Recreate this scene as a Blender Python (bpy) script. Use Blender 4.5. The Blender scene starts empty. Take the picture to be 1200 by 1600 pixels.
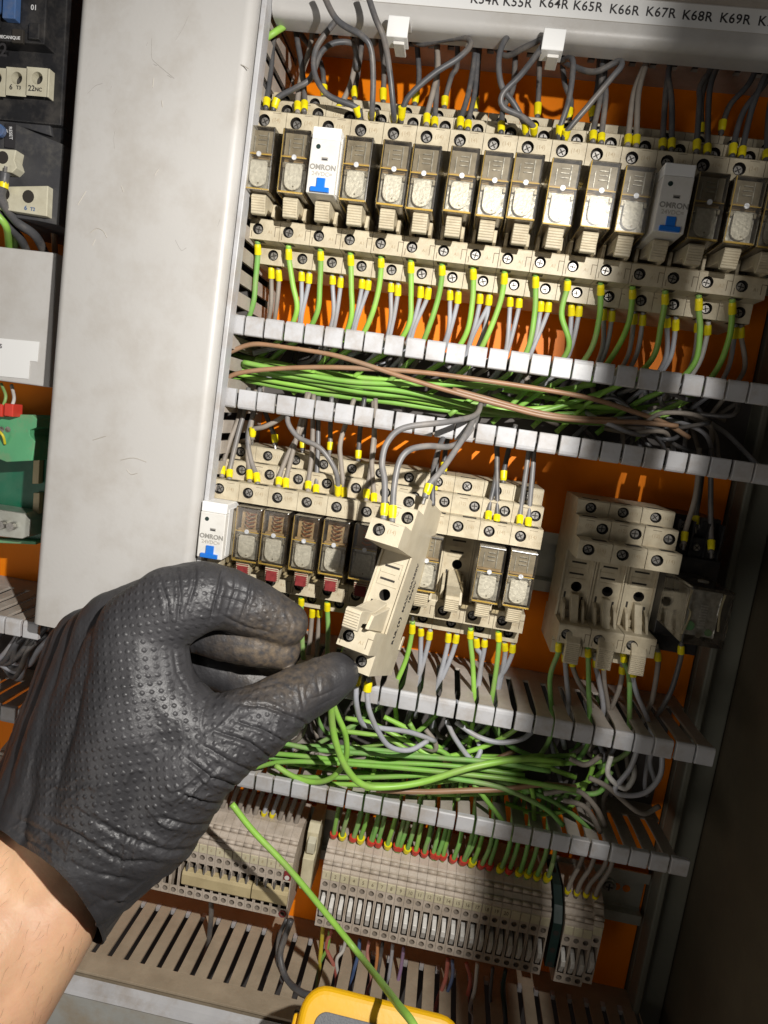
import bpy, bmesh, math, random
import numpy as np
from mathutils import Vector, Matrix, Euler
random.seed(7)
S = 0.001                      # everything below is written in millimetres
sc = bpy.context.scene
COL = sc.collection
# ------------------------------------------------------------------ camera
F_, FX, FY, ROLL, DIST = 1000., 715., 665., math.radians(8.3), 380.
n_ = np.array([FX-600, FY-800, F_]); n_ /= np.linalg.norm(n_)
a_ = np.array([-math.sin(ROLL), math.cos(ROLL), 0]); d_ = a_-(a_@n_)*n_; d_ /= np.linalg.norm(d_)
e_ = np.cross(d_, n_)
def P(px, py, Y):
    """point of the plane y=Y (mm) that the photograph shows at pixel px,py (1200x1600)"""
    v = np.array([px-600, py-800, F_]); k = (Y+DIST)/(v@n_)
    return Vector(((v@e_)*k, Y, -(v@d_)*k))
cam = bpy.data.cameras.new('camera'); camo = bpy.data.objects.new('camera', cam); COL.objects.link(camo)
# columns of camera matrix = camera x, y(up), z(back) in world (X,Y,Z)
wx = Vector((e_[0], n_[0], -d_[0])); wy = -Vector((e_[1], n_[1], -d_[1])); wz = -Vector((e_[2], n_[2], -d_[2]))
M = Matrix((wx, wy, wz)).transposed().to_4x4(); M.translation = Vector((0, -DIST*S, 0))
camo.matrix_world = M
cam.sensor_fit = 'VERTICAL'; cam.sensor_height = 36; cam.lens = 36*F_/1600
cam.clip_start = .01; cam.clip_end = 20
cam.dof.use_dof = False
sc.camera = camo
# ------------------------------------------------------------------ light
w = bpy.data.worlds.new('World'); sc.world = w; w.use_nodes = True
w.node_tree.nodes['Background'].inputs[0].default_value = (.95, .92, .9, 1)
w.node_tree.nodes['Background'].inputs[1].default_value = .075
def spot(name, loc, aim, power, size, blend, rad, col=(1, .96, .9)):
    l = bpy.data.lights.new(name, 'SPOT'); l.energy = power; l.spot_size = math.radians(size); l.spot_blend = blend
    l.shadow_soft_size = rad*S; l.color = col
    o = bpy.data.objects.new(name, l); COL.objects.link(o)
    o.location = Vector(loc)*S
    o.rotation_euler = (Vector(aim)-Vector(loc)).to_track_quat('-Z', 'Y').to_euler()
    return o
spot('torch', (110, -400, 120), (-200, 0, -115), 11.4, 106, 1.0, 4, (1, .965, .91))
rl = bpy.data.lights.new('added_fill_light', 'AREA'); rl.size = .35; rl.energy = 1.0; rl.color = (1, .95, .88)  # added fill light without a known source, lifts the left and bottom
rlo = bpy.data.objects.new('added_fill_light', rl); COL.objects.link(rlo); rlo.location = (-.45, -.75, -.30)
rlo.rotation_euler = (Vector((-.08, 0, -.12))-rlo.location).to_track_quat('-Z', 'Y').to_euler()
sc.view_settings.view_transform = 'Standard'; sc.view_settings.look = 'None'
sc.view_settings.exposure = 0; sc.view_settings.gamma = 1; sc.view_settings.use_curve_mapping = False
sc.render.engine = 'CYCLES'
sc.cycles.transparent_max_bounces = 24
# ------------------------------------------------------------------ materials
def mat(name, col, rough=.5, metal=0, noise=0, nscale=60, dirt=None, dscale=14, damt=.5, bump=0, bscale=300, spec=.5, coat=0, trans=0):
    m = bpy.data.materials.new(name); m.use_nodes = True
    nt = m.node_tree; b = nt.nodes['Principled BSDF']; L = nt.links.new
    b.inputs['Base Color'].default_value = (*col, 1); b.inputs['Roughness'].default_value = rough
    b.inputs['Metallic'].default_value = metal; b.inputs['Specular IOR Level'].default_value = spec
    b.inputs['Coat Weight'].default_value = coat
    tc = nt.nodes.new('ShaderNodeNewGeometry')
    src = None
    if noise:
        n = nt.nodes.new('ShaderNodeTexNoise'); n.inputs['Scale'].default_value = nscale; n.inputs['Detail'].default_value = 6
        L(tc.outputs['Position'], n.inputs['Vector'])
        r = nt.nodes.new('ShaderNodeValToRGB'); r.color_ramp.elements[0].position = .3; r.color_ramp.elements[1].position = .72
        r.color_ramp.elements[0].color = (*[c*(1-noise) for c in col], 1); r.color_ramp.elements[1].color = (*[min(1, c*(1+noise*.6)) for c in col], 1)
        L(n.outputs['Fac'], r.inputs['Fac']); src = r.outputs['Color']
        mr = nt.nodes.new('ShaderNodeMapRange'); mr.inputs['To Min'].default_value = max(.05, rough-.12); mr.inputs['To Max'].default_value = min(1, rough+.15)
        L(n.outputs['Fac'], mr.inputs['Value']); L(mr.outputs['Result'], b.inputs['Roughness'])
    if dirt:
        n = nt.nodes.new('ShaderNodeTexNoise'); n.inputs['Scale'].default_value = dscale; n.inputs['Detail'].default_value = 9; n.inputs['Roughness'].default_value = .7
        L(tc.outputs['Position'], n.inputs['Vector'])
        r = nt.nodes.new('ShaderNodeValToRGB'); r.color_ramp.elements[0].position = .46; r.color_ramp.elements[1].position = .66
        r.color_ramp.elements[0].color = (0, 0, 0, 1); r.color_ramp.elements[1].color = (damt, damt, damt, 1)
        L(n.outputs['Fac'], r.inputs['Fac'])
        mx = nt.nodes.new('ShaderNodeMix'); mx.data_type = 'RGBA'
        L(r.outputs['Color'], mx.inputs['Factor'])
        if src: L(src, mx.inputs['A'])
        else: mx.inputs['A'].default_value = (*col, 1)
        mx.inputs['B'].default_value = (*dirt, 1); src = mx.outputs['Result']
    if src: L(src, b.inputs['Base Color'])
    if bump:
        n = nt.nodes.new('ShaderNodeTexNoise'); n.inputs['Scale'].default_value = bscale; n.inputs['Detail'].default_value = 5
        L(tc.outputs['Position'], n.inputs['Vector'])
        bp = nt.nodes.new('ShaderNodeBump'); bp.inputs['Strength'].default_value = bump; bp.inputs['Distance'].default_value = .0006
        L(n.outputs['Fac'], bp.inputs['Height']); L(bp.outputs['Normal'], b.inputs['Normal'])
    return m
DUST = (.27, .21, .14)
M_ = {}
M_['cream'] = mat('cream_plastic', (.57, .50, .36), .5, noise=.12, nscale=180, dirt=(.36, .28, .17), dscale=110, damt=.5, bump=.25, bscale=900)
M_['creamc'] = mat('clean_cream_plastic', (.58, .515, .385), .45, noise=.08, nscale=120, dirt=(.4, .32, .2), dscale=90, damt=.3, bump=.2, bscale=1200)
M_['hole'] = mat('recess_shade', (.03, .025, .02), .7)  # near-black colour stands in for the shade inside bores and slots
M_['seam'] = mat('seam_brown', (.16, .12, .08), .8)
M_['screw'] = mat('screw_steel', (.42, .40, .37), .42, metal=.85, noise=.25, nscale=700)
M_['duct'] = mat('grey_duct_plastic', (.51, .51, .525), .42, noise=.12, nscale=50, dirt=(.33, .28, .23), dscale=60, damt=.6, bump=.12, bscale=300)
M_['ductw'] = mat('dusty_duct_wall', (.47, .42, .37), .65, noise=.15, nscale=60, dirt=DUST, dscale=35, damt=.5, bump=.3, bscale=700)
M_['ducttan'] = mat('tan_dusty_duct', (.43, .35, .25), .7, noise=.15, nscale=50, dirt=DUST, dscale=40, damt=.5, bump=.3, bscale=700)
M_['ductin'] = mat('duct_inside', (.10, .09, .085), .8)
M_['orange'] = mat('orange_paint', (.97, .25, .004), .42, noise=.07, nscale=20, dirt=(.7, .17, .01), dscale=25, damt=.3, spec=.2)
M_['panel'] = mat('grey_painted_steel', (.53, .515, .495), .42, noise=.07, nscale=7, dirt=(.35, .31, .26), dscale=26, damt=.38, bump=.10, bscale=500)
M_['frame'] = mat('frame_grey_paint', (.17, .17, .135), .55, noise=.12, nscale=14, dirt=(.16, .14, .1), dscale=15, damt=.5, bump=.1)
M_['wall'] = mat('shaded_wall_paint', (.115, .092, .058), .6, noise=.15, nscale=9, dirt=(.07, .055, .035), dscale=12, damt=.6, bump=.15)  # grey paint whose shade is put into the dark brown colour
M_['rail'] = mat('din_rail_zinc', (.55, .56, .50), .38, metal=.7, noise=.2, nscale=60, dirt=(.3, .28, .2), dscale=40, damt=.4)
M_['paintchip'] = mat('rubbed_rail_paint', (.42, .42, .39), .5, noise=.12, nscale=25, dirt=(.33, .22, .1), dscale=30, damt=.5, bump=.2)
M_['green'] = mat('green_pvc', (.31, .60, .09), .42, noise=.12, nscale=90, dirt=(.30, .36, .14), dscale=60, damt=.55)
M_['green2'] = mat('darker_green_pvc', (.23, .48, .08), .42, noise=.12, nscale=90, dirt=(.30, .34, .14), dscale=60, damt=.6)
M_['greendusty'] = mat('dusty_green_pvc', (.20, .44, .10), .55, noise=.15, nscale=90, dirt=(.33, .30, .18), dscale=50, damt=.75)
M_['black'] = mat('charcoal_pvc', (.085, .085, .09), .42, noise=.25, nscale=110, dirt=(.27, .23, .19), dscale=45, damt=.65)
M_['grey'] = mat('grey_pvc', (.40, .41, .45), .42, noise=.12, nscale=90, dirt=(.33, .28, .23), dscale=60, damt=.5)
M_['tan'] = mat('dusty_grey_pvc', (.30, .26, .22), .6, noise=.2, nscale=90, dirt=(.14, .12, .1), dscale=60, damt=.5)
M_['brown'] = mat('brown_pvc', (.34, .19, .105), .42, noise=.2, nscale=90, dirt=(.28, .22, .16), dscale=60, damt=.5)
M_['yellow'] = mat('yellow_ferrule', (.86, .72, .008), .35, noise=.06, nscale=200)
M_['redf'] = mat('red_plastic', (.62, .05, .03), .45, noise=.1, nscale=200)
M_['clipred'] = mat('dark_red_plastic', (.24, .03, .03), .5, noise=.3, nscale=500)
M_['white'] = mat('white_plastic', (.74, .72, .68), .4, noise=.05, nscale=60, dirt=(.5, .45, .38), dscale=90, damt=.3)
M_['bright'] = mat('bright_white_plastic', (.86, .86, .85), .35)
M_['blue'] = mat('blue_plastic', (.012, .17, .66), .35)
M_['bluedim'] = mat('dusty_blue_plastic', (.06, .13, .30), .5, noise=.2, nscale=120, dirt=(.2, .2, .22), dscale=90, damt=.5)
M_['ink'] = mat('black_ink', (.03, .028, .03), .6)
M_['inkgrey'] = mat('grey_print', (.30, .285, .26), .6)
M_['inkfaint'] = mat('faint_print', (.47, .44, .39), .6)
M_['inkcream'] = mat('moulded_letters', (.42, .33, .21), .6)
M_['inkwhite'] = mat('white_print', (.7, .7, .7), .6)
M_['shield'] = mat('scuffed_nickel', (.70, .71, .73), .45, metal=.3, noise=.2, nscale=600, bump=.5, bscale=900)
M_['chrome'] = mat('relay_metal_and_glints', (.58, .59, .61), .34, metal=.6, noise=.35, nscale=500, bump=.4, bscale=500)
M_['core'] = mat('relay_body_brown', (.33, .24, .14), .5, noise=.3, nscale=200)
M_['copper'] = mat('copper_winding', (.55, .2, .08), .3, metal=.9)
M_['dark'] = mat('black_bakelite', (.018, .018, .02), .42, noise=.3, nscale=80, dirt=(.10, .09, .08), dscale=60, damt=.5, bump=.2)
M_['darkgrey'] = mat('dusty_black_plastic', (.055, .055, .06), .55, noise=.25, nscale=60, dirt=(.15, .14, .12), dscale=45, damt=.7, bump=.3)
M_['bone'] = mat('bone_plastic', (.60, .57, .44), .45, noise=.08, nscale=90, dirt=(.35, .3, .2), dscale=70, damt=.4)
M_['paper'] = mat('white_label', (.78, .78, .77), .35, noise=.02, nscale=30)
M_['mintgreen'] = mat('pale_green_plastic', (.10, .36, .17), .45, noise=.12, nscale=60, dirt=(.28, .27, .16), dscale=50, damt=.6)
M_['deepgreen'] = mat('deep_green_plastic', (.01, .13, .07), .35, noise=.2, nscale=60, dirt=(.08, .16, .1), dscale=40, damt=.4)
M_['term'] = mat('terminal_beige', (.56, .48, .40), .5, noise=.12, nscale=150, dirt=(.33, .26, .18), dscale=90, damt=.55, bump=.25, bscale=900)
M_['termhole'] = mat('terminal_hole_shade', (.26, .22, .18), .6)  # darker than the housing: shade inside the hole put into the colour
M_['termcream'] = mat('marker_strip_cream', (.64, .58, .40), .5, noise=.08, nscale=150, dirt=(.4, .34, .2), dscale=90, damt=.4)
M_['bar'] = mat('bridge_bar_ochre', (.56, .46, .26), .4, noise=.1, nscale=100, dirt=(.35, .27, .14), dscale=60, damt=.4)
M_['teal'] = mat('earth_terminal_green', (.012, .032, .027), .5, noise=.2, nscale=90)
M_['mmyellow'] = mat('meter_yellow', (.92, .50, .006), .38, noise=.04, nscale=80, bump=.1)
M_['mmgrey'] = mat('meter_bezel_grey', (.16, .165, .18), .5, noise=.15, nscale=400, bump=.4, bscale=1500)
M_['screen'] = mat('meter_screen', (.09, .10, .11), .15)
for nme, c in (('red', (.50, .12, .09)), ('violet', (.30, .19, .34)), ('bluew', (.09, .15, .32)), ('orangew', (.62, .25, .08)), ('whitew', (.7, .68, .64)), ('yellowgreen', (.62, .52, .03)), ('pink', (.62, .27, .22))):
    M_[nme] = mat(nme+'_pvc', c, .45, noise=.15, nscale=90, dirt=(.3, .25, .2), dscale=50, damt=.4)

def clear(name, tint, gloss=.06, rough=.05, scuff=.06):
    m = bpy.data.materials.new(name); m.use_nodes = True; nt = m.node_tree; L = nt.links.new
    nt.nodes.remove(nt.nodes['Principled BSDF']); out = nt.nodes['Material Output']
    t = nt.nodes.new('ShaderNodeBsdfTransparent'); t.inputs[0].default_value = (*tint, 1)
    g = nt.nodes.new('ShaderNodeBsdfGlossy'); g.inputs['Roughness'].default_value = rough; g.inputs[0].default_value = (1, 1, 1, 1)
    d = nt.nodes.new('ShaderNodeBsdfDiffuse'); d.inputs[0].default_value = (.55, .47, .36, 1)
    geo = nt.nodes.new('ShaderNodeNewGeometry')
    n = nt.nodes.new('ShaderNodeTexNoise'); n.inputs['Scale'].default_value = 260; n.inputs['Detail'].default_value = 7
    L(geo.outputs['Position'], n.inputs['Vector'])
    mr = nt.nodes.new('ShaderNodeMapRange'); mr.inputs['From Min'].default_value = .4; mr.inputs['From Max'].default_value = .75; mr.inputs['To Min'].default_value = scuff*.3; mr.inputs['To Max'].default_value = scuff*2.5
    L(n.outputs['Fac'], mr.inputs['Value'])
    mx0 = nt.nodes.new('ShaderNodeMixShader'); L(mr.outputs['Result'], mx0.inputs[0]); L(t.outputs[0], mx0.inputs[1]); L(d.outputs[0], mx0.inputs[2])
    fr = nt.nodes.new('ShaderNodeFresnel'); fr.inputs[0].default_value = 1.5
    ad = nt.nodes.new('ShaderNodeMath'); ad.operation = 'ADD'; ad.inputs[1].default_value = gloss; L(fr.outputs[0], ad.inputs[0])
    bp = nt.nodes.new('ShaderNodeBump'); bp.inputs['Strength'].default_value = .12; bp.inputs['Distance'].default_value = .0005; L(n.outputs['Fac'], bp.inputs['Height']); L(bp.outputs[0], g.inputs['Normal'])
    mx = nt.nodes.new('ShaderNodeMixShader'); L(ad.outputs[0], mx.inputs[0]); L(mx0.outputs[0], mx.inputs[1]); L(g.outputs[0], mx.inputs[2])
    L(mx.outputs[0], out.inputs[0]); return m
M_['clear'] = clear('smoky_clear_plastic', (.95, .91, .80), .07, .25, .035)
M_['clearbox'] = clear('dusty_clear_plastic', (.90, .88, .82), .05, .10, .045)
M_['relaytop'] = mat('relay_frame_taupe', (.25, .225, .19), .35, noise=.25, nscale=250)
M_['mid'] = mat('mid_grey_pvc', (.17, .165, .165), .42, noise=.2, nscale=110, dirt=(.32, .28, .24), dscale=45, damt=.6)
M_['amber'] = mat('amber_edge', (.58, .42, .09), .25, coat=.5)

def glove_mat():
    m = mat('black_nitrile', (.038, .037, .040), .48, noise=.25, nscale=70, bump=.35, bscale=900)
    nt = m.node_tree; L = nt.links.new; b = nt.nodes['Principled BSDF']
    geo = nt.nodes.new('ShaderNodeNewGeometry')
    # brown grime rubbed into the fingertips: a stain with a place of its own
    sp = nt.nodes.new('ShaderNodeVectorMath'); sp.operation = 'DISTANCE'
    c = P(425, 1018, -130)*S; sp.inputs[1].default_value = c; L(geo.outputs['Position'], sp.inputs[0])
    mr = nt.nodes.new('ShaderNodeMapRange'); mr.inputs['From Min'].default_value = .004; mr.inputs['From Max'].default_value = .030; mr.inputs['To Min'].default_value = 1; mr.inputs['To Max'].default_value = 0
    L(sp.outputs['Value'], mr.inputs['Value'])
    n = nt.nodes.new('ShaderNodeTexNoise'); n.inputs['Scale'].default_value = 420; n.inputs['Detail'].default_value = 9; L(geo.outputs['Position'], n.inputs['Vector'])
    r = nt.nodes.new('ShaderNodeMapRange'); r.inputs['From Min'].default_value = .30; r.inputs['From Max'].default_value = .75; L(n.outputs['Fac'], r.inputs['Value'])
    mu = nt.nodes.new('ShaderNodeMath'); mu.operation = 'MULTIPLY'; L(mr.outputs[0], mu.inputs[0]); L(r.outputs[0], mu.inputs[1])
    mx = nt.nodes.new('ShaderNodeMix'); mx.data_type = 'RGBA'; L(mu.outputs[0], mx.inputs['Factor'])
    old = b.inputs['Base Color'].links[0].from_socket; L(old, mx.inputs['A']); mx.inputs['B'].default_value = (.17, .125, .08, 1); L(mx.outputs['Result'], b.inputs['Base Color'])
    # moulded diamond grip: real relief through the bump input
    def vm(op, a=None, b=None):
        x = nt.nodes.new('ShaderNodeVectorMath'); x.operation = op
        if a is not None: (L(a, x.inputs[0]) if hasattr(a, 'links') else None)
        if b is not None: x.inputs[1].default_value = b
        return x
    def ma(op, a, b=None, c=None):
        x = nt.nodes.new('ShaderNodeMath'); x.operation = op
        for i, v in enumerate((a, b, c)):
            if v is None: continue
            if hasattr(v, 'links'): L(v, x.inputs[i])
            else: x.inputs[i].default_value = v
        return x.outputs[0]
    wn = nt.nodes.new('ShaderNodeTexNoise'); wn.inputs['Scale'].default_value = 22; wn.inputs['Detail'].default_value = 1; L(geo.outputs['Position'], wn.inputs['Vector'])
    wofs = ma('MULTIPLY', wn.outputs['Fac'], 9.0)
    k = 2*math.pi/.0030
    def wave(dx, dz, dy):
        d = vm('DOT_PRODUCT', geo.outputs['Position'], (dx*k, dy*k, dz*k)).outputs['Value']
        return ma('COSINE', ma('ADD', d, wofs))
    a = wave(.94, .34, .15); b_ = wave(-.28, .90, .30)
    h = ma('MAXIMUM', ma('SUBTRACT', ma('ADD', a, b_), .55), 0.0)
    msk = None
    for (px, py, Y, r0, r1) in ((175, 1170, -175, .030, .058), (265, 1110, -172, .022, .044), (400, 1130, -156, .010, .030), (235, 970, -165, .014, .036), (420, 960, -142, .002, .022), (330, 1250, -175, .008, .022)):
        dd = vm('DISTANCE', geo.outputs['Position'], tuple(P(px, py, Y)*S)).outputs['Value']
        mr2 = nt.nodes.new('ShaderNodeMapRange'); mr2.inputs['From Min'].default_value = r0; mr2.inputs['From Max'].default_value = r1; mr2.inputs['To Min'].default_value = 1; mr2.inputs['To Max'].default_value = 0
        L(dd, mr2.inputs['Value']); msk = mr2.outputs[0] if msk is None else ma('MAXIMUM', msk, mr2.outputs[0])
    hh = ma('MULTIPLY', h, msk)
    bp = nt.nodes.new('ShaderNodeBump'); bp.inputs['Strength'].default_value = 1; bp.inputs['Distance'].default_value = .00021
    L(hh, bp.inputs['Height']); oldb = b.inputs['Normal'].links[0].from_socket; L(oldb, bp.inputs['Normal']); L(bp.outputs[0], b.inputs['Normal'])
    return m
M_['glove'] = glove_mat()
def skin_mat():
    m = mat('skin', (.68, .415, .25), .5, noise=.16, nscale=40, dirt=(.60, .27, .18), dscale=30, damt=.42, bump=.35, bscale=500)
    b = m.node_tree.nodes['Principled BSDF']; b.inputs['Subsurface Weight'].default_value = .25
    b.inputs['Subsurface Radius'].default_value = (1, .35, .2); b.inputs['Subsurface Scale'].default_value = .004
    return m
M_['skin'] = skin_mat(); M_['hair'] = mat('dark_hair', (.16, .09, .05), .5)
# ------------------------------------------------------------------ mesh helpers (mm in, metres out)
class MB:
    def __init__(s): s.v = []; s.f = []; s.m = []; s.mats = []
    def mi(s, m):
        if m not in s.mats: s.mats.append(m)
        return s.mats.index(m)
    def add(s, vs, fs, m):
        o = len(s.v); s.v += [tuple(v) for v in vs]; k = s.mi(m)
        for f in fs: s.f.append([i+o for i in f]); s.m.append(k)
    def box(s, x0, x1, y0, y1, z0, z1, m, T=None):
        vs = [Vector((x, y, z)) for x in (x0, x1) for y in (y0, y1) for z in (z0, z1)]
        if T: vs = [T @ v for v in vs]
        s.add(vs, [(0, 1, 3, 2), (4, 6, 7, 5), (0, 4, 5, 1), (2, 3, 7, 6), (0, 2, 6, 4), (1, 5, 7, 3)], m)
    def prism(s, prof, x0, x1, m, skip=(), T=None):
        """prof: (y,z) outline, extruded along x"""
        n = len(prof); vs = [Vector((x0, y, z)) for y, z in prof]+[Vector((x1, y, z)) for y, z in prof]
        if T: vs = [T @ v for v in vs]
        fs = [(i, (i+1) % n, n+(i+1) % n, n+i) for i in range(n) if i not in skip]
        s.add(vs, fs+[tuple(range(n-1, -1, -1)), tuple(range(n, 2*n))], m)
    def cyl(s, c, axis, r, h, m, n=16, r2=None):
        c = Vector(c); ax = Vector(axis).normalized(); q = ax.to_track_quat('Z', 'Y'); r2 = r if r2 is None else r2
        vs = [c+q @ Vector((r*math.cos(t), r*math.sin(t), 0)) for t in [2*math.pi*i/n for i in range(n)]]
        vs += [c+ax*h+q @ Vector((r2*math.cos(t), r2*math.sin(t), 0)) for t in [2*math.pi*i/n for i in range(n)]]
        s.add(vs, [(i, (i+1) % n, n+(i+1) % n, n+i) for i in range(n)]+[tuple(range(n-1, -1, -1)), tuple(range(n, 2*n))], m)
    def holed(s, x0, x1, z0, z1, y, cx, cz, r, depth, m, mi, n=16):
        """front-facing (-y) rectangle with a round bore of the given depth"""
        A = sorted(set([2*math.pi*i/n for i in range(n)]+[math.atan2(z-cz, x-cx) % (2*math.pi) for x in (x0, x1) for z in (z0, z1)]))
        ci, rc = [], []
        for t in A:
            dx, dz = math.cos(t), math.sin(t)
            k = min([(x1-cx)/dx if dx > 1e-9 else ((x0-cx)/dx if dx < -1e-9 else 1e9), (z1-cz)/dz if dz > 1e-9 else ((z0-cz)/dz if dz < -1e-9 else 1e9)])
            ci.append((cx+r*dx, y, cz+r*dz)); rc.append((cx+k*dx, y, cz+k*dz))
        N = len(A)
        s.add(ci+rc, [(i, N+i, N+(i+1) % N, (i+1) % N) for i in range(N)], m)
        bk = [(a, y+depth, b) for a, _, b in ci]
        s.add(ci+bk, [(i, (i+1) % N, N+(i+1) % N, N+i) for i in range(N)]+[tuple(range(N, 2*N))], mi)
    def build(s, name, parent=None, bevel=0, smooth=False, loc=None, rot=None, seg=2):
        me = bpy.data.meshes.new(name)
        me.from_pydata([(a*S, b*S, c*S) for a, b, c in s.v], [], s.f)
        for m in s.mats: me.materials.append(M_[m])
        for p, k in zip(me.polygons, s.m): p.material_index = k; p.use_smooth = smooth
        bm = bmesh.new(); bm.from_mesh(me); bmesh.ops.recalc_face_normals(bm, faces=bm.faces); bm.to_mesh(me); bm.free()
        o = bpy.data.objects.new(name, me); COL.objects.link(o)
        if parent: o.parent = parent
        if loc is not None: o.location = Vector(loc)*S
        if rot: o.rotation_euler = rot
        if bevel:
            b = o.modifiers.new('b', 'BEVEL'); b.width = bevel*S; b.segments = seg; b.limit_method = 'ANGLE'; b.angle_limit = math.radians(40)
        return o
def tag(o, label=None, cat=None, group=None, kind=None):
    for k, v in (('label', label), ('category', cat), ('group', group), ('kind', kind)):
        if v: o[k] = v
    return o
def empty(name, loc=(0, 0, 0), rot=None, **k):
    o = bpy.data.objects.new(name, None); COL.objects.link(o); o.empty_display_size = .005
    o.location = Vector(loc)*S
    if rot: o.rotation_euler = rot
    return tag(o, **k)
def copy_tree(o, parent=None):
    c = o.copy(); COL.objects.link(c)
    if parent: c.parent = parent
    for ch in list(o.children): copy_tree(ch, c)
    return c
def catmull(pts, n=8):
    pts = [Vector(p) for p in pts]
    if len(pts) < 3: return [pts[0].lerp(pts[1], i/n) for i in range(n+1)]
    q = [pts[0]*2-pts[1]]+pts+[pts[-1]*2-pts[-2]]; out = []
    for i in range(1, len(q)-2):
        a, b, c, d = q[i-1], q[i], q[i+1], q[i+2]
        for k in range(n):
            t = k/n; out.append(.5*((2*b)+(c-a)*t+(2*a-5*b+4*c-d)*t*t+(3*b-a-3*c+d)*t**3))
    out.append(pts[-1]); return out
def tube(mb, pts, r, m, ns=9, sub=7, cap=True):
    P_ = catmull(pts, sub); N = len(P_); vs = []
    up = Vector((0, -1, 0)); t0 = (P_[1]-P_[0]).normalized()
    if abs(t0.dot(up)) > .9: up = Vector((1, 0, 0))
    nrm = (up-t0*up.dot(t0)).normalized()
    for i, p in enumerate(P_):
        t = (P_[min(i+1, N-1)]-P_[max(i-1, 0)]).normalized()
        nrm = (nrm-t*nrm.dot(t)).normalized(); bn = t.cross(nrm)
        rr = r(i/(N-1)) if callable(r) else r
        vs += [p+nrm*rr*math.cos(2*math.pi*k/ns)+bn*rr*math.sin(2*math.pi*k/ns) for k in range(ns)]
    fs = [(i*ns+k, i*ns+(k+1) % ns, (i+1)*ns+(k+1) % ns, (i+1)*ns+k) for i in range(N-1) for k in range(ns)]
    if cap: fs += [tuple(range(ns-1, -1, -1)), tuple(range((N-1)*ns, N*ns))]
    mb.add(vs, fs, m)
def text(body, size, loc, m, name='lettering', parent=None, rot=None, align='CENTER', xs=1, bold=0, spacing=1):
    c = bpy.data.curves.new('t', 'FONT'); c.body = body; c.size = size*S; c.align_x = align; c.align_y = 'CENTER'; c.extrude = .00004
    c.offset = bold*S; c.space_character = spacing; c.resolution_u = 3
    t = bpy.data.objects.new('t', c); COL.objects.link(t)
    me = bpy.data.meshes.new_from_object(t.evaluated_get(bpy.context.evaluated_depsgraph_get())); bpy.data.objects.remove(t)
    me.materials.clear(); me.materials.append(M_[m])
    o = bpy.data.objects.new(name, me); COL.objects.link(o)
    if parent: o.parent = parent
    o.location = Vector(loc)*S; o.rotation_euler = rot or (math.radians(90), 0, 0); o.scale = (xs, 1, 1)
    return o
ORD = ['first', 'second', 'third', 'fourth', 'fifth', 'sixth', 'seventh', 'eighth', 'ninth', 'tenth', 'eleventh', 'twelfth', 'thirteenth', 'fourteenth', 'fifteenth', 'sixteenth', 'seventeenth', 'eighteenth', 'nineteenth', 'twentieth',
       'twenty-first', 'twenty-second', 'twenty-third', 'twenty-fourth', 'twenty-fifth', 'twenty-sixth', 'twenty-seventh', 'twenty-eighth', 'twenty-ninth', 'thirtieth', 'thirty-first', 'thirty-second', 'thirty-third', 'thirty-fourth', 'thirty-fifth', 'thirty-sixth', 'thirty-seventh', 'thirty-eighth', 'thirty-ninth', 'fortieth']
TILT = .012
def zt(x): return -TILT*x
ROT = (0, TILT, 0)
# ------------------------------------------------------------------ the setting
mb = MB(); mb.box(-520, 157, 0, 3, -520, 330, 'orange'); tag(mb.build('mounting_plate', bevel=.8), kind='structure')
mb = MB(); mb.box(158, 181, -3, 30, -560, 360, 'frame'); mb.box(158, 162, -16, -3.01, -560, 360, 'frame')
tag(mb.build('cabinet_frame', bevel=1), kind='structure')
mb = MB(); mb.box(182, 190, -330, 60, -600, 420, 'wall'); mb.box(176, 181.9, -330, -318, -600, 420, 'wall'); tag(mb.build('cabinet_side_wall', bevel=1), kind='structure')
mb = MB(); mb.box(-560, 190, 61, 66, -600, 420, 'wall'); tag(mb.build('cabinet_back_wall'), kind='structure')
mb = MB(); mb.box(-6.5, 6.2, -8, 0, -700, 700, 'frame'); mb.box(8.4, 79.5, -8, 0, -700, 700, 'frame'); tag(mb.build('shadow_blocker', bevel=.6, loc=(100.6, -300, 60), rot=(0, .03, 0)), kind='structure')  # added unseen slotted bar, only there to shadow the right side
# ------------------------------------------------------------------ covers
def rounded_panel(name, x0, x1, z0, z1, yf, depth, r, m, sides):
    """bent sheet cover: front face with rolled-back edges"""
    mb = MB(); n = 6
    def arc(s): return [(s*r*math.sin(math.pi/2*i/n), r*(1-math.cos(math.pi/2*i/n))) for i in range(n+1)]
    if 'x' in sides:
        prof = [(x0, yf+depth)]+[(x0+r-a[0], yf+a[1]) for a in arc(1)[::-1]]+[(x1-r+a[0], yf+a[1]) for a in arc(1)]+[(x1, yf+depth)]
        vs = [(x, y, z0) for x, y in prof]+[(x, y, z1) for x, y in prof]
    else:
        prof = [(z0, yf+depth)]+[(z0+r-a[0], yf+a[1]) for a in arc(1)[::-1]]+[(z1-r+a[0], yf+a[1]) for a in arc(1)]+[(z1, yf+depth)]
        vs = [(x0, y, z) for z, y in prof]+[(x1, y, z) for z, y in prof]
    N = len(prof); mb.add(vs, [(i, i+1, N+i+1, N+i) for i in range(N-1)], m)
    o = mb.build(name, smooth=True); s = o.modifiers.new('s', 'SOLIDIFY'); s.thickness = .0012; s.offset = -1
    o.modifiers.new('e', 'EDGE_SPLIT').split_angle = math.radians(35)
    return o
pan = empty('trunking_cover', (-158, -80, 0), label='wide blank light grey metal cover running top to bottom beside the relays', cat='cover')
o = rounded_panel('cover_sheet', -43, 39, -131, 330, 0, 13, 4.5, 'panel', 'x'); o.parent = pan; o.location = (0, 0, 0)
pan.rotation_euler = (0, .027, 0)
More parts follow.
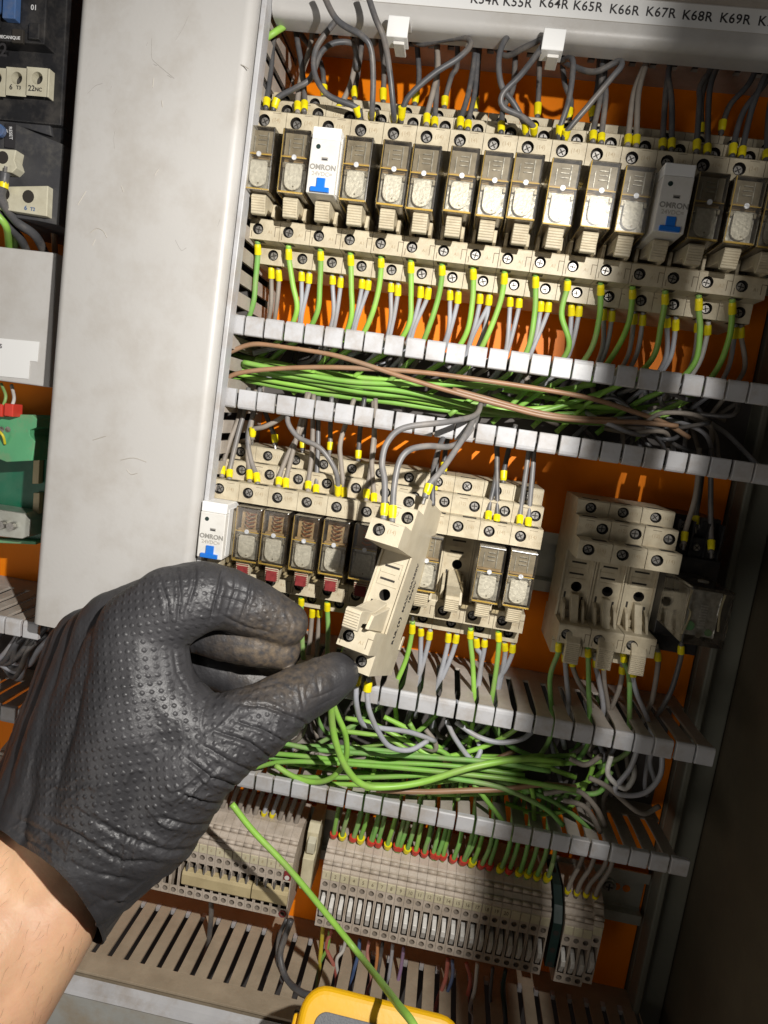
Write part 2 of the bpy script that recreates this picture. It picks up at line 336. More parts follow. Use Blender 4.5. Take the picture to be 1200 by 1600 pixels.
mb = MB(); mb.box(39.6, 42, 6, 14, -128, 330, 'duct'); mb.build('cover_lip', pan, bevel=.4)
def scratch(pts, r=.14, m='inkgrey'):
    mb = MB(); tube(mb, [(x, -.02, z) for x, z in pts], r, m, ns=5, sub=4); return mb
# scuffs drawn on the paint
def scuffs(seq, m='inkgrey', r=.075):
    for pts in seq:
        q = []
        for px, py in pts:
            v = P(px, py, -80); q.append((v.x+158+.027*v.z, -.03, v.z))
        sm = MB(); tube(sm, q, r, m, ns=4, sub=3); sm.build('scuff_mark', pan)
scuffs([[(160, 205), (159, 217), (161, 232)], [(161, 170), (158, 178)], [(210, 58), (211, 85), (214, 93), (230, 106), (248, 120)], [(265, 22), (258, 40), (247, 60)],
        [(204, 65), (202, 70)], [(152, 134), (149, 142)], [(115, 148), (125, 136), (137, 131)], [(214, 98), (220, 101)], [(330, 338), (327, 349)], [(262, 372), (272, 388), (280, 384)], [(237, 115), (244, 119)]])
scuffs([[(216, 120), (215, 135)], [(230, 155), (232, 165)], [(130, 365), (140, 358), (150, 362), (156, 372)], [(138, 375), (134, 385)], [(225, 272), (231, 262)], [(174, 290), (178, 300)], [(350, 95), (355, 97), (362, 101)], [(120, 300), (108, 322)], [(195, 720), (215, 716), (235, 722)], [(205, 735), (212, 742), (222, 740)], [(150, 690), (170, 683)]], 'inkfaint', .22)
top = empty('upper_trunking_cover', (-5, -68, 173.5), rot=ROT, label='grey metal cover with a white strip of relay numbers along the top', cat='cover')
o = rounded_panel('cover_sheet', -106, 260, -1, 100, 0, 13, 4.5, 'panel', 'z'); o.parent = top
mb = MB(); mb.box(-69, 170, -.25, -.02, 7, 16.3, 'paper'); mb.box(-69, 170, -.32, -.26, 6.9, 7.1, 'inkfaint'); mb.build('label_strip', top)
for k, (px, py, s_) in enumerate([(757, 0, 'K54R'), (808, 4, 'K55R'), (865, 6, 'K64R'), (918, 10.5, 'K65R'), (975, 16, 'K66R'), (1032, 20, 'K67R'), (1089, 25.5, 'K68R'), (1148, 30, 'K69R'), (1208, 35, 'K70R')]):
    v = P(px, py, -68.3)
    text(s_, 5.3, (v.x+5, -.36, v.z-173.5+zt(-v.x-5)), 'ink', parent=top, bold=.06, spacing=1.08)
for k, (px, py) in enumerate([(622, 38), (866, 58)]):
    v = P(px, py, -74)
    c = empty('retaining_clip', (v.x, -74, v.z), rot=ROT, label='white plastic trunking clip hooked under the top cover, ' + ('the left one above the fifth relay' if k == 0 else 'the right one above the tenth relay'), cat='clip', group='white clips under the top cover')
    mb = MB(); mb.prism([(0, 3.4), (1.6, 4.4), (12, 4.4), (12, 3.4), (1.8, 3.2), (1.4, -3.6), (9, -4.4), (9, -5.2), (.6, -4.8), (0, -3.6)], -4.7, 4.7, 'bright'); mb.build('hook', c, bevel=.3)
    mb = MB(); mb.box(-1.6, 3.4, 2.5, 13, -6.6, -5.3, 'white'); mb.build('tongue', c, bevel=.3)
# ------------------------------------------------------------------ ducts
def finger_wall(mb, x0, x1, zo, inward, yb, yf, pitch=10., fw=6.8, lipw=8.9, liph=9.6, th=1.5, mw='ductw', ml='duct', lean=0, curl=1.4):
    """row of fingers: zo = outer face height, inward=-1 when the duct lies below the wall"""
    n = int(round((x1-x0)/pitch))
    for i in range(n):
        c = x0+pitch*(i+.5); j = random.uniform(-.25, .25); a = fw/2; b = lipw/2
        zi = zo+inward*th; k = random.uniform(-.3, .3)
        ls = lean+random.uniform(-.4, .4)*.6
        vs = []
        ys = [yb, yb*.7+yf*.3, yb*.25+yf*.75, yf+5, yf+2.5]
        for q, y in enumerate(ys):
            t = (yb-y)/(yb-yf); ww = a if q < 3 else (a+b)/2 if q == 3 else b
            off = j*t+ls*math.sin(math.pi*min(1, t*.9))*.8
            bow = curl*math.sin(math.pi*t)*inward*.4
            vs += [(c-ww+off, y, zo+bow), (c+ww+off, y, zo+bow), (c+ww+off, y, zi+bow), (c-ww+off, y, zi+bow)]
        fs = []
        for q in range(len(ys)-1):
            o = 4*q; fs += [(o, o+1, o+5, o+4), (o+1, o+2, o+6, o+5), (o+2, o+3, o+7, o+6), (o+3, o, o+4, o+7)]
        mb.add(vs, fs, mw)
        # lip: rounded nose
        prof = [(yf+2.6, zo+k*.2), (yf+1.1, zo-inward*.0+k*.2), (yf+.3, zo+inward*.9), (yf, zo+inward*2.2), (yf+k*.4, zo+inward*(liph-.6)), (yf+.4, zo+inward*liph), (yf+3.2, zo+inward*liph), (yf+2.6, zo+inward*(liph-2))]
        mb.prism(prof, c-b+j, c+b+j, ml)
    mb.box(x0, x1, yb, 0, min(zo, zo+inward*th), max(zo, zo+inward*th), mw)
def duct(name, x0, x1, zt_, zb, label, yf=-65, mw='ductw', upx0=None, lean=0):
    d = empty(name, (x0, 0, zt_), rot=ROT, label=label, cat='wire duct')
    L_ = x1-x0
    m1 = MB(); finger_wall(m1, 0, L_, 0, -1, -18, yf, mw=mw, lean=lean); m1.build('upper_slotted_wall', d, bevel=.25, seg=1)
    m2 = MB(); finger_wall(m2, 0, L_, zb-zt_, 1, -18, yf, mw=mw, lean=lean); m2.build('lower_slotted_wall', d, bevel=.25, seg=1)
    m3 = MB(); m3.box(0, L_, -2.2, -.1, zb-zt_+.1, -.1, 'ductin'); m3.build('base', d)
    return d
duct('wire_duct', -120.6, 139.4+20, 39.9, -5.6, 'open grey slotted wire duct full of green and brown wires between the two relay rows')
duct('wire_duct', -120.0, 150, -137.6, -209.6+.6, 'open grey slotted wire duct full of tangled green wires below the lower relay row', lean=.5)
# top duct: closed-slot underside wall showing above the upper relays
def slotted(mb, x0, x1, y0, y1, z, th, s0, s1, pitch, sw, m, lean=0):
    """wall in the xy plane at height z with slots from y=s0..s1"""
    mb.box(x0, x1, y0, s0, z, z+th, m); mb.box(x0, x1, s1, y1, z, z+th, m)
    n = int((x1-x0)/pitch)
    for i in range(n+1):
        a = x0+i*pitch+sw/2; b = min(x0+(i+1)*pitch-sw/2, x1)
        mb.box(a, b, s0, s1, z, z+th, m)
d = empty('wire_duct', (-5, 0, 190.3), rot=ROT, label='dusty slotted wire duct under the numbered top cover, upper relay wires rising into it', cat='wire duct')
mb = MB(); slotted(mb, -108, 200, -72, -.1, 0, 1.6, -58, -17, 10.2, 3.6, 'ductw'); mb.build('slotted_underside', d)
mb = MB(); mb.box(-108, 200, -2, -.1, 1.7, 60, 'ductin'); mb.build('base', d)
d = empty('wire_duct', (-117, 0, 0), rot=(0, .02, 0), label='upright grey slotted wire duct hidden behind the wide grey cover', cat='wire duct')
mb = MB()
for i in range(-12, 21):
    z = i*10.6
    mb.box(-1.6, 0, -63, -14, z+2.0, z+8.6, 'ductw')
mb.box(-1.6, 0, -14, -.1, -130, 220, 'ductw'); mb.build('slotted_side', d)
mb = MB(); mb.box(-76, -1.7, -2, -.1, -130, 220, 'ductin'); mb.box(-78, -76, -60, -.1, -130, 220, 'ductw'); mb.build('base', d)
# bottom duct + rail
d = empty('wire_duct', (-60, 0, -337), rot=(0, TILT, 0), label='tan dusty slotted wire duct across the bottom under the terminal strips', cat='wire duct')
mb = MB(); slotted(mb, -140, 222, -72, -.1, -1.6, 1.6, -59, -14, 10.3, 3.3, 'ducttan')
mb.build('slotted_top', d, bevel=.2, seg=1)
mb = MB()
for i in range(35): mb.box(-140+10.3*i-1.2, -140+10.3*i+1.4, -17.5, -13.7, -2.6, .35, 'duct')
mb.build('slot_end_tabs', d)
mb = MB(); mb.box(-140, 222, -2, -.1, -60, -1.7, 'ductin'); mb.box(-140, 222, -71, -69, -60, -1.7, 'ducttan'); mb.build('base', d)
d = empty('mounting_rail', (-60, -74, -337), rot=ROT, label='scuffed grey painted steel rail along the bottom edge below the tan duct', cat='rail')
mb = MB(); mb.prism([(0, -2.5), (-3, -4.5), (-5.5, -6), (-6.5, -60), (0, -60)], -145, 230, 'paintchip'); mb.build('painted_face', d, bevel=.6)
mb = MB(); mb.prism([(.3, -2.2), (-2.6, -4.2), (-5.2, -5.6), (-6.0, -7.2), (-6.7, -7.2), (-5.8, -5), (-3, -3.6), (0, -1.6)], -145, 230, 'duct'); mb.build('worn_edge', d)
# ------------------------------------------------------------------ DIN rails
def rail(x0, x1, z, label):
    r = empty('din_rail', (0, 0, z), rot=ROT, label=label, cat='rail', group='steel mounting rails behind the devices')
    mb = MB(); mb.prism([(-.2, 11), (-2, 11), (-2, 12), (-7, 12), (-7, 17.5), (-8, 17.5), (-8, 11), (-3, 11), (-1.3, 10), (-1.3, -10), (-3, -11), (-8, -11), (-8, -17.5), (-7, -17.5), (-7, -12), (-2, -12), (-2, -11), (-.2, -11)], x0, x1, 'rail'); mb.build('channel', r)
    return r
rail(-116, 155, 108, 'steel mounting rail behind the upper row of relay sockets')
rail(-118, 155, -70.2, 'steel mounting rail bare in the gap right of the lower relay row')
r3 = rail(-160, 155, -268.5, 'steel mounting rail with a round screw right of the terminal strips')
mb = MB(); mb.cyl((0, 0, 0), (0, -1, 0), 4.6, 1.2, 'rail', 24); mb.cyl((0, -1.2, 0), (0, -1, 0), 3.6, 1.1, 'screw', 20, 3.0); mb.box(-2.2, 2.2, -2.5, -2.31, -.4, .4, 'hole'); mb.box(-.4, .4, -2.52, -2.31, -2.2, 2.2, 'hole')
mb.build('rail_screw', r3, loc=(134, -1.4, 1.0))
mb = MB(); mb.cyl((0, 0, 0), (0, -1, 0), 2.3, .3, 'orange', 16); mb.cyl((6, 0, 0), (0, -1, 0), 2.3, .31, 'orange', 16); mb.build('plate_showing_through_slot', r3, loc=(139, -1.35, 1))
# ------------------------------------------------------------------ relay socket
def screw_mesh(name='terminal_screw', r=2.05):
    mb = MB(); mb.cyl((0, 0, 0), (0, -1, 0), r, .7, 'screw', 16, r*.86)
    for a in (.6, .6+math.pi/2):
        T = Matrix.Rotation(a, 4, 'Y'); mb.box(-r*.72, r*.72, -.78, -.69, -.24, .24, 'hole', T)
    return mb
def make_socket(open_clip=False, clipm='cream', body='cream', clipless=False):
    root = empty('relay_socket')
    W = 7.6; mb = MB()
    prof = [(0, 28.5), (-35, 28.5), (-36, 27.8), (-36, 20.4), (-45.2, 20.4), (-46, 19.8), (-46, 10.6), (-56.2, 10.6), (-57, 10), (-57, .8), (-30, .8), (-30, -35.5), (-47.4, -35.5), (-48, -36.2), (-48, -45.4), (-37, -45.4), (-37, -54.6), (0, -54.6), (0, -37), (-4, -37), (-4, -10), (0, -10)]
    skip = {2, 5, 8, 10, 13, 15}
    mb.prism(prof, -W, W, body, skip)
    mb.holed(-W, W, 20.4, 27.8, -36, -1, 24.3, 2.7, 3, body, 'hole')
    mb.holed(-W, W, 10.6, 19.8, -46, 4, 15.6, 2.8, 3, body, 'hole')
    mb.holed(-W, W, .8, 10, -57, -2.9, 5.9, 2.8, 3, body, 'hole')
    mb.holed(-W, W, -35.5, .8, -30, .5, -19, 2.7, 9, body, 'hole', 20)
    mb.holed(-W, W, -45.4, -36.2, -48, -3.4, -40.5, 2.7, 3, body, 'hole')
    mb.holed(-W, W, -54.6, -45.4, -37, 2.2, -49.8, 2.7, 3, body, 'hole')
    # side cheeks of the bed, raised frames and contact slots painted as dark patches
    mb.box(-W, -W+.9, -31.2, -30.02, -35.4, .7, body); mb.box(W-.9, W, -31.2, -30.02, -35.4, .7, body)
    for (a, b, c, d) in ((-3.8, 3.4, -6.4, -5.4), (-4.2, 3.0, -12.6, -11.6), (-5.0, -4.0, -31, -22.5), (3.6, 4.7, -33, -24)):
        mb.box(a, b, -30.06, -29.9, c, d, 'hole')
    for (a, b, c, d) in ((-5.2, 4.8, -3.9, -3.5), (-5.2, 4.8, -14.9, -14.5), (-5.2, -4.8, -14.5, -7.6), (4.5, 4.9, -10.4, -3.9), (-5.2, 2.5, -9.2, -8.9), (-2.2, 2.6, -35, -22.6)):
        mb.box(a, b, -30.35, -29.9, c, d, body)
    # seams, moulded notches and wire pockets painted as dark patches
    for (a, b, y, c, d) in ((5.2, 5.5, -48.04, -43.5, -39), (5.2, W, -48.04, -39, -38.7), (-W, -5.9, -37.04, -48, -47.7), (-6.6, -6.3, -48.04, -44.5, -41.5), (1, 5, -57.04, 9.4, 9.6), (-4, 0, -46.04, 18.8, 19.1)):
        mb.box(a, b, y, y+.3, c, d, 'seam')
    for (a, b, y0, y1, z) in ((-1.2, 5.6, -55, -49.5, 10.62), (-5.5, 1.4, -44, -39, 20.42), (-5, 3, -34, -29, 28.52)):
        mb.box(a, b, y0, y1, z-.3, z+.03, 'hole')
    for (a, b, y0, y1, z) in ((-6, -.8, -46, -41, -45.42), (-1.6, 6.4, -35.5, -30.5, -54.62)):
        mb.box(a, b, y0, y1, z-.03, z+.3, 'hole')
    mb.build('housing', root)
    s = None
    for (x, y, z, a) in ((-1, -33.9, 24.3, .2), (4, -43.9, 15.6, .9), (-2.9, -54.9, 5.9, .4), (-3.4, -45.9, -40.5, 1.1), (2.2, -34.9, -49.8, .7)):
        if s is None: s = screw_mesh().build('terminal_screw', root); q = s
        else: q = s.copy(); COL.objects.link(q); q.parent = root
        q.location = (x*S, y*S, z*S); q.rotation_euler = (0, a, 0)
    mb = MB()
    if open_clip:
        mb.prism([(-30, -22), (-34, -22.5), (-45.5, -40), (-44, -42), (-30, -27)], -1.8, 1.9, 'cream')
        mb.prism([(-43.5, -38.5), (-46, -38.8), (-50.5, -43.5), (-52, -54.3), (-49.6, -54.3), (-47.5, -44.5)], -3.5, 3.5, 'cream')
        for k in range(10): mb.box(-3.4, 3.4, -51.1-.14*k, -50-.14*k, -44.9-.95*k, -44.45-.95*k, 'creamc')
        for a, b in ((-5.6, -4.2), (4.0, 5.4)):
            mb.prism([(-30, -25.5), (-35, -28), (-43, -38), (-43, -44), (-40, -44), (-40, -39), (-33, -33), (-30, -32)], a, b, 'cream')
        mb.box(-4.2, 4, -33.5, -30.1, -35.3, -31.5, 'cream')
    else:
        mb.prism([(-31, -22), (-45, -27.5), (-58, -28.2), (-61.5, -28.4), (-62.5, -29.5), (-60.5, -36.8), (-58.5, -37.2), (-56, -33.5), (-45, -33), (-31, -30)], -3.5, 3.5, 'cream')
        for k in range(6): mb.box(-3.4, 3.4, -62.62+k*.28, -61.4+k*.28, -30.3-1.1*k, -29.8-1.1*k, clipm)
        if clipm == 'clipred': mb.box(-2.7, 2.7, -62.3, -58, -36.4, -31.2, 'clipred')
        mb.prism([(-31, -24), (-50, -29), (-52, -35.2), (-31, -35.2)], 3.6, 5.2, 'cream'); mb.prism([(-31, -24), (-44, -28), (-44, -35.2), (-31, -35.2)], -6.2, -4.6, 'cream')
    if not clipless: mb.build('release_clip', root, bevel=.25, seg=1)
    return root
# ------------------------------------------------------------------ relays (origin = top edge of face centre, y local to socket back)
def make_relay(coil=False, dull=False):
    r = empty('plug_in_relay'); W = 6.6
    mb = MB(); mb.box(-W, W, -65, -31, -28.2, 0, 'clear'); mb.build('clear_cover', r, bevel=.5)
    mb = MB()
    mb.box(-W+.3, W-.3, -35, -30.5, -28, -.3, 'amber')
    for x in (-W+.15, W-.55): mb.box(x, x+.4, -64.8, -35, -28.0, -27.6, 'amber'); mb.box(x, x+.4, -64.8, -64.4, -27.6, -.4, 'amber') if x < 0 else None
    mb.box(-W+.3, W-.3, -64.8, -64.3, -28.0, -27.2, 'amber'); mb.box(-W+.5, W-.5, -64.9, -64.6, -12.5, -12.1, 'amber')
    mb.build('amber_rim', r)
    mb = MB(); mb.box(-5.4, 5.4, -58, -35, -26.5, -2, 'core'); mb.box(-5.8, 5.8, -61, -58, -13.2, -11.8, 'core'); mb.build('coil_block', r, bevel=.4)
    mb = MB(); pts = []
    for i in range(9): a = math.pi*i/8; pts.append((-4.1*math.cos(a), -22.6-4.0*math.sin(a)))
    pts = [(-4.1, -15.3), (-3.2, -14.6), (3.2, -14.6), (4.1, -15.3)]+[(4.1*math.cos(math.pi*i/8), -22.2-4.0*math.sin(math.pi*i/8)) for i in range(9)]
    n = len(pts); mb.add([(x, -63.6, z) for x, z in pts]+[(x, -62.6, z) for x, z in pts], [tuple(range(n)), tuple(range(2*n-1, n-1, -1))]+[(i, (i+1) % n, n+(i+1) % n, n+i) for i in range(n)], 'shield')
    mb.box(-5.6, -4.3, -63.4, -62, -16.5, -14.3, 'screw'); mb.box(4.3, 5.6, -63.4, -62, -16.5, -14.3, 'screw'); mb.cyl((.6, -63.6, -24.6), (0, -1, 0), .45, .3, 'screw', 8)
    mb.box(-5.7, 5.7, -61.5, -61.1, -27, -13.4, 'chrome'); mb.build('metal_shield', r, bevel=.15, seg=1)
    mb = MB()
    if coil:
        for i in range(4):
            tube(mb, [(-2.2, -60, -3.4-2.1*i), (0, -61.8, -4.0-2.1*i), (2.4, -60, -3.7-2.1*i)], .42, 'copper', ns=6, sub=4)
    else:
        mb.box(-5.9, 5.9, -61.6, -60.6, -11.2, -.9, 'relaytop'); mb.box(2.6, 3.0, -62.2, -61.5, -10.4, -1.6, 'chrome'); mb.box(-3.6, -3.3, -62.2, -61.5, -10.4, -3.6, 'chrome')  # the two upright chrome bars are painted highlights, not relay parts
        for q in range(3): mb.box(-1.6, 2.0, -62.4, -61.5, -3.4-1.9*q, -3.1-1.9*q, 'chrome')
        mb.box(-5.6, 5.6, -63.0, -61.6, -11.9, -10.9, 'core'); mb.box(-2.5, -1.6, -59.3, -59.1, -9, -3, 'core')
    mb.cyl((0, -64.6, -12.3), (0, -1, 0), 1.15, .5, 'shield', 14); mb.build('coil_face', r)
    return r
def make_white_relay():
    r = empty('white_relay'); W = 6.5
    mb = MB(); mb.box(-W, W, -70, -31, -28.4, -5.2, 'white'); mb.box(-W, W, -69.6, -31, -5.15, 0, 'bright')
    mb.build('case', r, bevel=.45)
    mb = MB(); mb.cyl((-3, -70.15, -8.6), (0, 1, 0), 1.05, .3, 'teal', 14); mb.build('indicator_lamp', r)
    mb = MB(); mb.box(-.9, 2.0, -70.15, -69.9, -14.3, -12.9, 'inkgrey'); mb.box(-.6, 1.7, -70.2, -70.1, -14.1, -13.5, 'ink'); mb.build('window', r)
    text('OMRON', 3.15, (0.2, -70.14, -17.3), 'inkgrey', parent=r, xs=1.02, bold=.10); text('24VDC=', 2.5, (.1, -70.12, -20.1), 'inkfaint', parent=r, xs=1.05, bold=.05)
    mb = MB(); mb.box(-1.9, 2.1, -70.7, -69.9, -26.2, -21.8, 'blue'); mb.box(-4.3, 4.4, -71.4, -69.9, -28.0, -25.9, 'blue'); mb.build('test_lever', r, bevel=.2)
    mb = MB(); mb.box(W+.02, W+.25, -66, -34, -27, -3, 'paper'); mb.build('side_label', r)
    for i, (s_, z) in enumerate((('3 IIMCE', -14), ('24VDC 5A', -20))):
        text(s_, 3.4, (W+.3, -50, z+3), 'ink', parent=r, rot=(math.radians(90), math.radians(-90), math.radians(90)), bold=.05)
    return r
sock0 = make_socket(); sock_red = make_socket(clipm='clipred'); sock_open = make_socket(True)
relA = make_relay(False); relB = make_relay(True); relW = make_white_relay()
used = set()
def place(proto, x, y, z, label, cat, group, rot=ROT, sc_=1):
    if proto.name in used: o = copy_tree(proto)
    else: o = proto; used.add(proto.name)
    o.location = (x*S, y*S, z*S); o.rotation_euler = rot
    if sc_ != 1: o.scale = (sc_, 1, 1)
    tag(o, label, cat, group); return o
R1 = []; R2 = []
def rowname(i): return ORD[i]
for i in range(16):
    x = -107.6+15.45*i; zr = 122.1+zt(x); R1.append((x, zr))
    what = 'under a white relay' if i in (2, 12) else 'holding a clear relay'
    place(sock0, x, -8, zr, f'beige relay socket {what}, {ORD[i]} from the left in the upper row', 'relay socket', 'relay sockets on rails')
    if i in (2, 12):
        place(relW, x+.1, -8, zr+.6, 'white relay with blue lever in the upper row, '+('the brightly lit left one' if i == 2 else 'the shaded right one'), 'relay', 'white relays with blue levers')
    else:
        place(relA, x-.3, -8, zr, f'clear smoky relay with silver oval plate, {ORD[i]} from the left in the upper row', 'relay', 'clear relays in sockets', rot=(random.uniform(-.008, .008), TILT, random.uniform(-.02, .02)))
for i in range(11):
    x = -113.0+15.4*i; zr = -55.1+zt(x)+.4; R2.append((x, zr))
    desc = {0: 'beige relay socket behind the white relay at the left end of the lower row', 6: 'empty beige relay socket behind the socket being held up', 8: 'empty beige relay socket with its round hole showing, right part of the lower row'}.get(i, f'beige relay socket holding a clear relay, {ORD[i]} from the left in the lower row')
    place(sock_red if 1 <= i <= 5 else sock0, x, -8, zr, desc, 'relay socket', 'relay sockets on rails')
    if i == 0: place(relW, x+.4, -8, zr+.6, 'white relay with blue lever just above the gloved index finger', 'relay', 'white relays with blue levers')
    elif i not in (6, 8):
        place(relB if i < 6 else relA, x+.3, -8, zr, f'clear smoky relay with silver plate, {ORD[i]} position in the lower row', 'relay', 'clear relays in sockets', rot=(random.uniform(-.008, .008), TILT, random.uniform(-.015, .015)))
RG = []
for i in range(3):
    x = 74.3+16.3*i; zr = -57+zt(x)+1; RG.append((x, zr))
    place(sock_open, x, -8, zr, f'empty beige relay socket with open clip, {["left", "middle", "right"][i]} of three beside the bare rail', 'relay socket', 'empty sockets with open clips', sc_=1.05)
    text(['(12)', '(12)', '(12)'][i], 2.4, (3.6 if 0 else -2.6, -46.08, 16), 'seam', parent=None)
    bpy.data.objects.remove(bpy.data.objects[-1]) if False else None
# lettering moulded/printed on socket tiers
for ob in [o for o in bpy.data.objects if o.name.startswith('lettering') and o.parent is None]: bpy.data.objects.remove(ob)
def socket_print(root, rg=False):
    return
allsock = [o for o in bpy.data.objects if o.name.startswith('relay_socket') and o.parent is None]
t14 = text('(14)', 2.5, (3, -57.06, 6.4), 'inkcream'); t12 = text('(12)', 2.4, (-2.2, -46.06, 16.2), 'inkcream'); t11 = text('(11)', 2.3, (4, -36.06, 24.6), 'inkcream'); tA = text('A1', 2.2, (3.0, -48.06, -41.5), 'inkcream')
for k, so in enumerate(allsock):
    for t in (t14, t12, t11, tA):
        q = t if k == 0 else t.copy()
        if k: COL.objects.link(q)
        q.parent = so
# ------------------------------------------------------------------ the socket held in the air
hs = copy_tree(sock0); hs.name = 'held_relay_socket'
Rm = Matrix(((.96141756, .21606452, .17027157), (-.2583149, .92191982, .28868193), (-.09460281, -.32152755, .94216259)))
Mh = Rm.to_4x4(); Mh.translation = Vector((-12.37, -64.88, -71.52))*S
hs.matrix_world = Mh
for k in ('group',):
    if k in hs: del hs[k]
tag(hs, 'bare beige relay socket pulled off the rail and held out between thumb and fingers', 'relay socket')
for c in hs.children:
    if c.name.startswith('housing') or c.name.startswith('release'):
        me = c.data.copy(); c.data = me
        for i, m in enumerate(me.materials):
            if m == M_['cream']: me.materials[i] = M_['creamc']
rz = (math.radians(90), math.radians(-90), math.radians(90))
text('MAX.10A250V', 3.9, (7.66, -17.5, -12), 'ink', parent=hs, rot=rz, bold=.13)
text('1876W', 3.7, (7.66, -12.4, -13.6), 'ink', parent=hs, rot=rz, bold=.13)
text('UL', 3.6, (7.66, -17.5, -34.5), 'ink', parent=hs, rot=rz, bold=.22); text('(  )', 4.4, (7.66, -17.5, -28.8), 'ink', parent=hs, rot=rz, bold=.15); text('S', 3.2, (7.66, -17.5, -28.8), 'ink', parent=hs, rot=rz, bold=.2); text('R', 3.4, (7.66, -17.5, -38.5), 'ink', parent=hs, rot=rz, bold=.22)
mb = MB(); mb.box(7.55, 8.2, -3, 0, -2, 6, 'creamc'); mb.box(7.55, 8.2, -3, 0, -42, -35, 'creamc'); mb.build('side_lug', hs, bevel=.3)
def HL(x, y, z): return (Mh @ (Vector((x, y, z))*S))/S
# ------------------------------------------------------------------ wires
def ferrule(pa, pb, parent, r=1.75, L_=6.6, m='yellow', origin=None):
    d = (Vector(pb)-Vector(pa)).normalized(); a = Vector(pa)-origin; mb = MB()
    mb.cyl(a+d*1.6, d, r*.82, 1.2, m, 12, r); mb.cyl(a+d*2.8, d, r, L_-2.8, m, 12, r*1.06)
    mb.cyl(a-d*3, d, .8, 4.7, 'screw', 8)
    o = mb.build('ferrule', parent, smooth=True); o.modifiers.new('e', 'EDGE_SPLIT').split_angle = .7; return o
def wire(pts, m, label, group, r=1.32, fer='yellow', fl=6.6, name=None, cat='wire', ns=9, fr=1.75):
    if m == 'green' and group and random.random() < .45: m = 'green2'
    fl += random.uniform(-.8, .7)
    pts = [Vector(p) for p in pts]
    o0 = pts[0].copy()
    cn = {'mid': 'grey', 'green2': 'green', 'green': 'green', 'greendusty': 'green', 'black': 'black', 'grey': 'grey', 'tan': 'grey', 'brown': 'brown', 'whitew': 'white', 'bluew': 'blue', 'orangew': 'orange', 'yellowgreen': 'yellow'}.get(m, m)
    mb = MB(); tube(mb, [p-o0 for p in pts], r, m, ns=ns)
    o = mb.build(name or cn+'_wire', smooth=True, loc=o0)
    tag(o, label, cat, group)
    if fer: ferrule(pts[0], pts[1], o, m=fer, L_=fl, origin=o0, r=fr)
    return o
def path(fn, pts, y0, y1, bulge=0):
    """pixel polyline to points; depth runs from y0 to y1, with a bulge toward the room in between"""
    out = []; n = len(pts)
    for i, p in enumerate(pts):
        t = i/(n-1); y = y0+(y1-y0)*t-bulge*math.sin(math.pi*t)
        out.append(P(*fn(*p[:2]), p[2] if len(p) > 2 else y))
    return out
c2 = lambda x, y: (380+.35*x, .35*y); c3 = lambda x, y: (780+.35*x, .35*y)
c4 = lambda x, y: (340+.3667*x, 330+.3667*y); c5 = lambda x, y: (760+.3667*x, 330+.3667*y)
c6 = lambda x, y: (300+x/3, 620+y/3); c7 = lambda x, y: (640+.4667*x, 640+.4667*y)
c9 = lambda x, y: (380+.4*x, 1050+.4*y); pid = lambda x, y: (x, y)
TI = {'C': (-59, -40), 'B': (-50, -36), 'A': (-40, -32)}
def near(px, row, Y):
    return min(range(len(row)), key=lambda i: abs(row[i][0]-px))
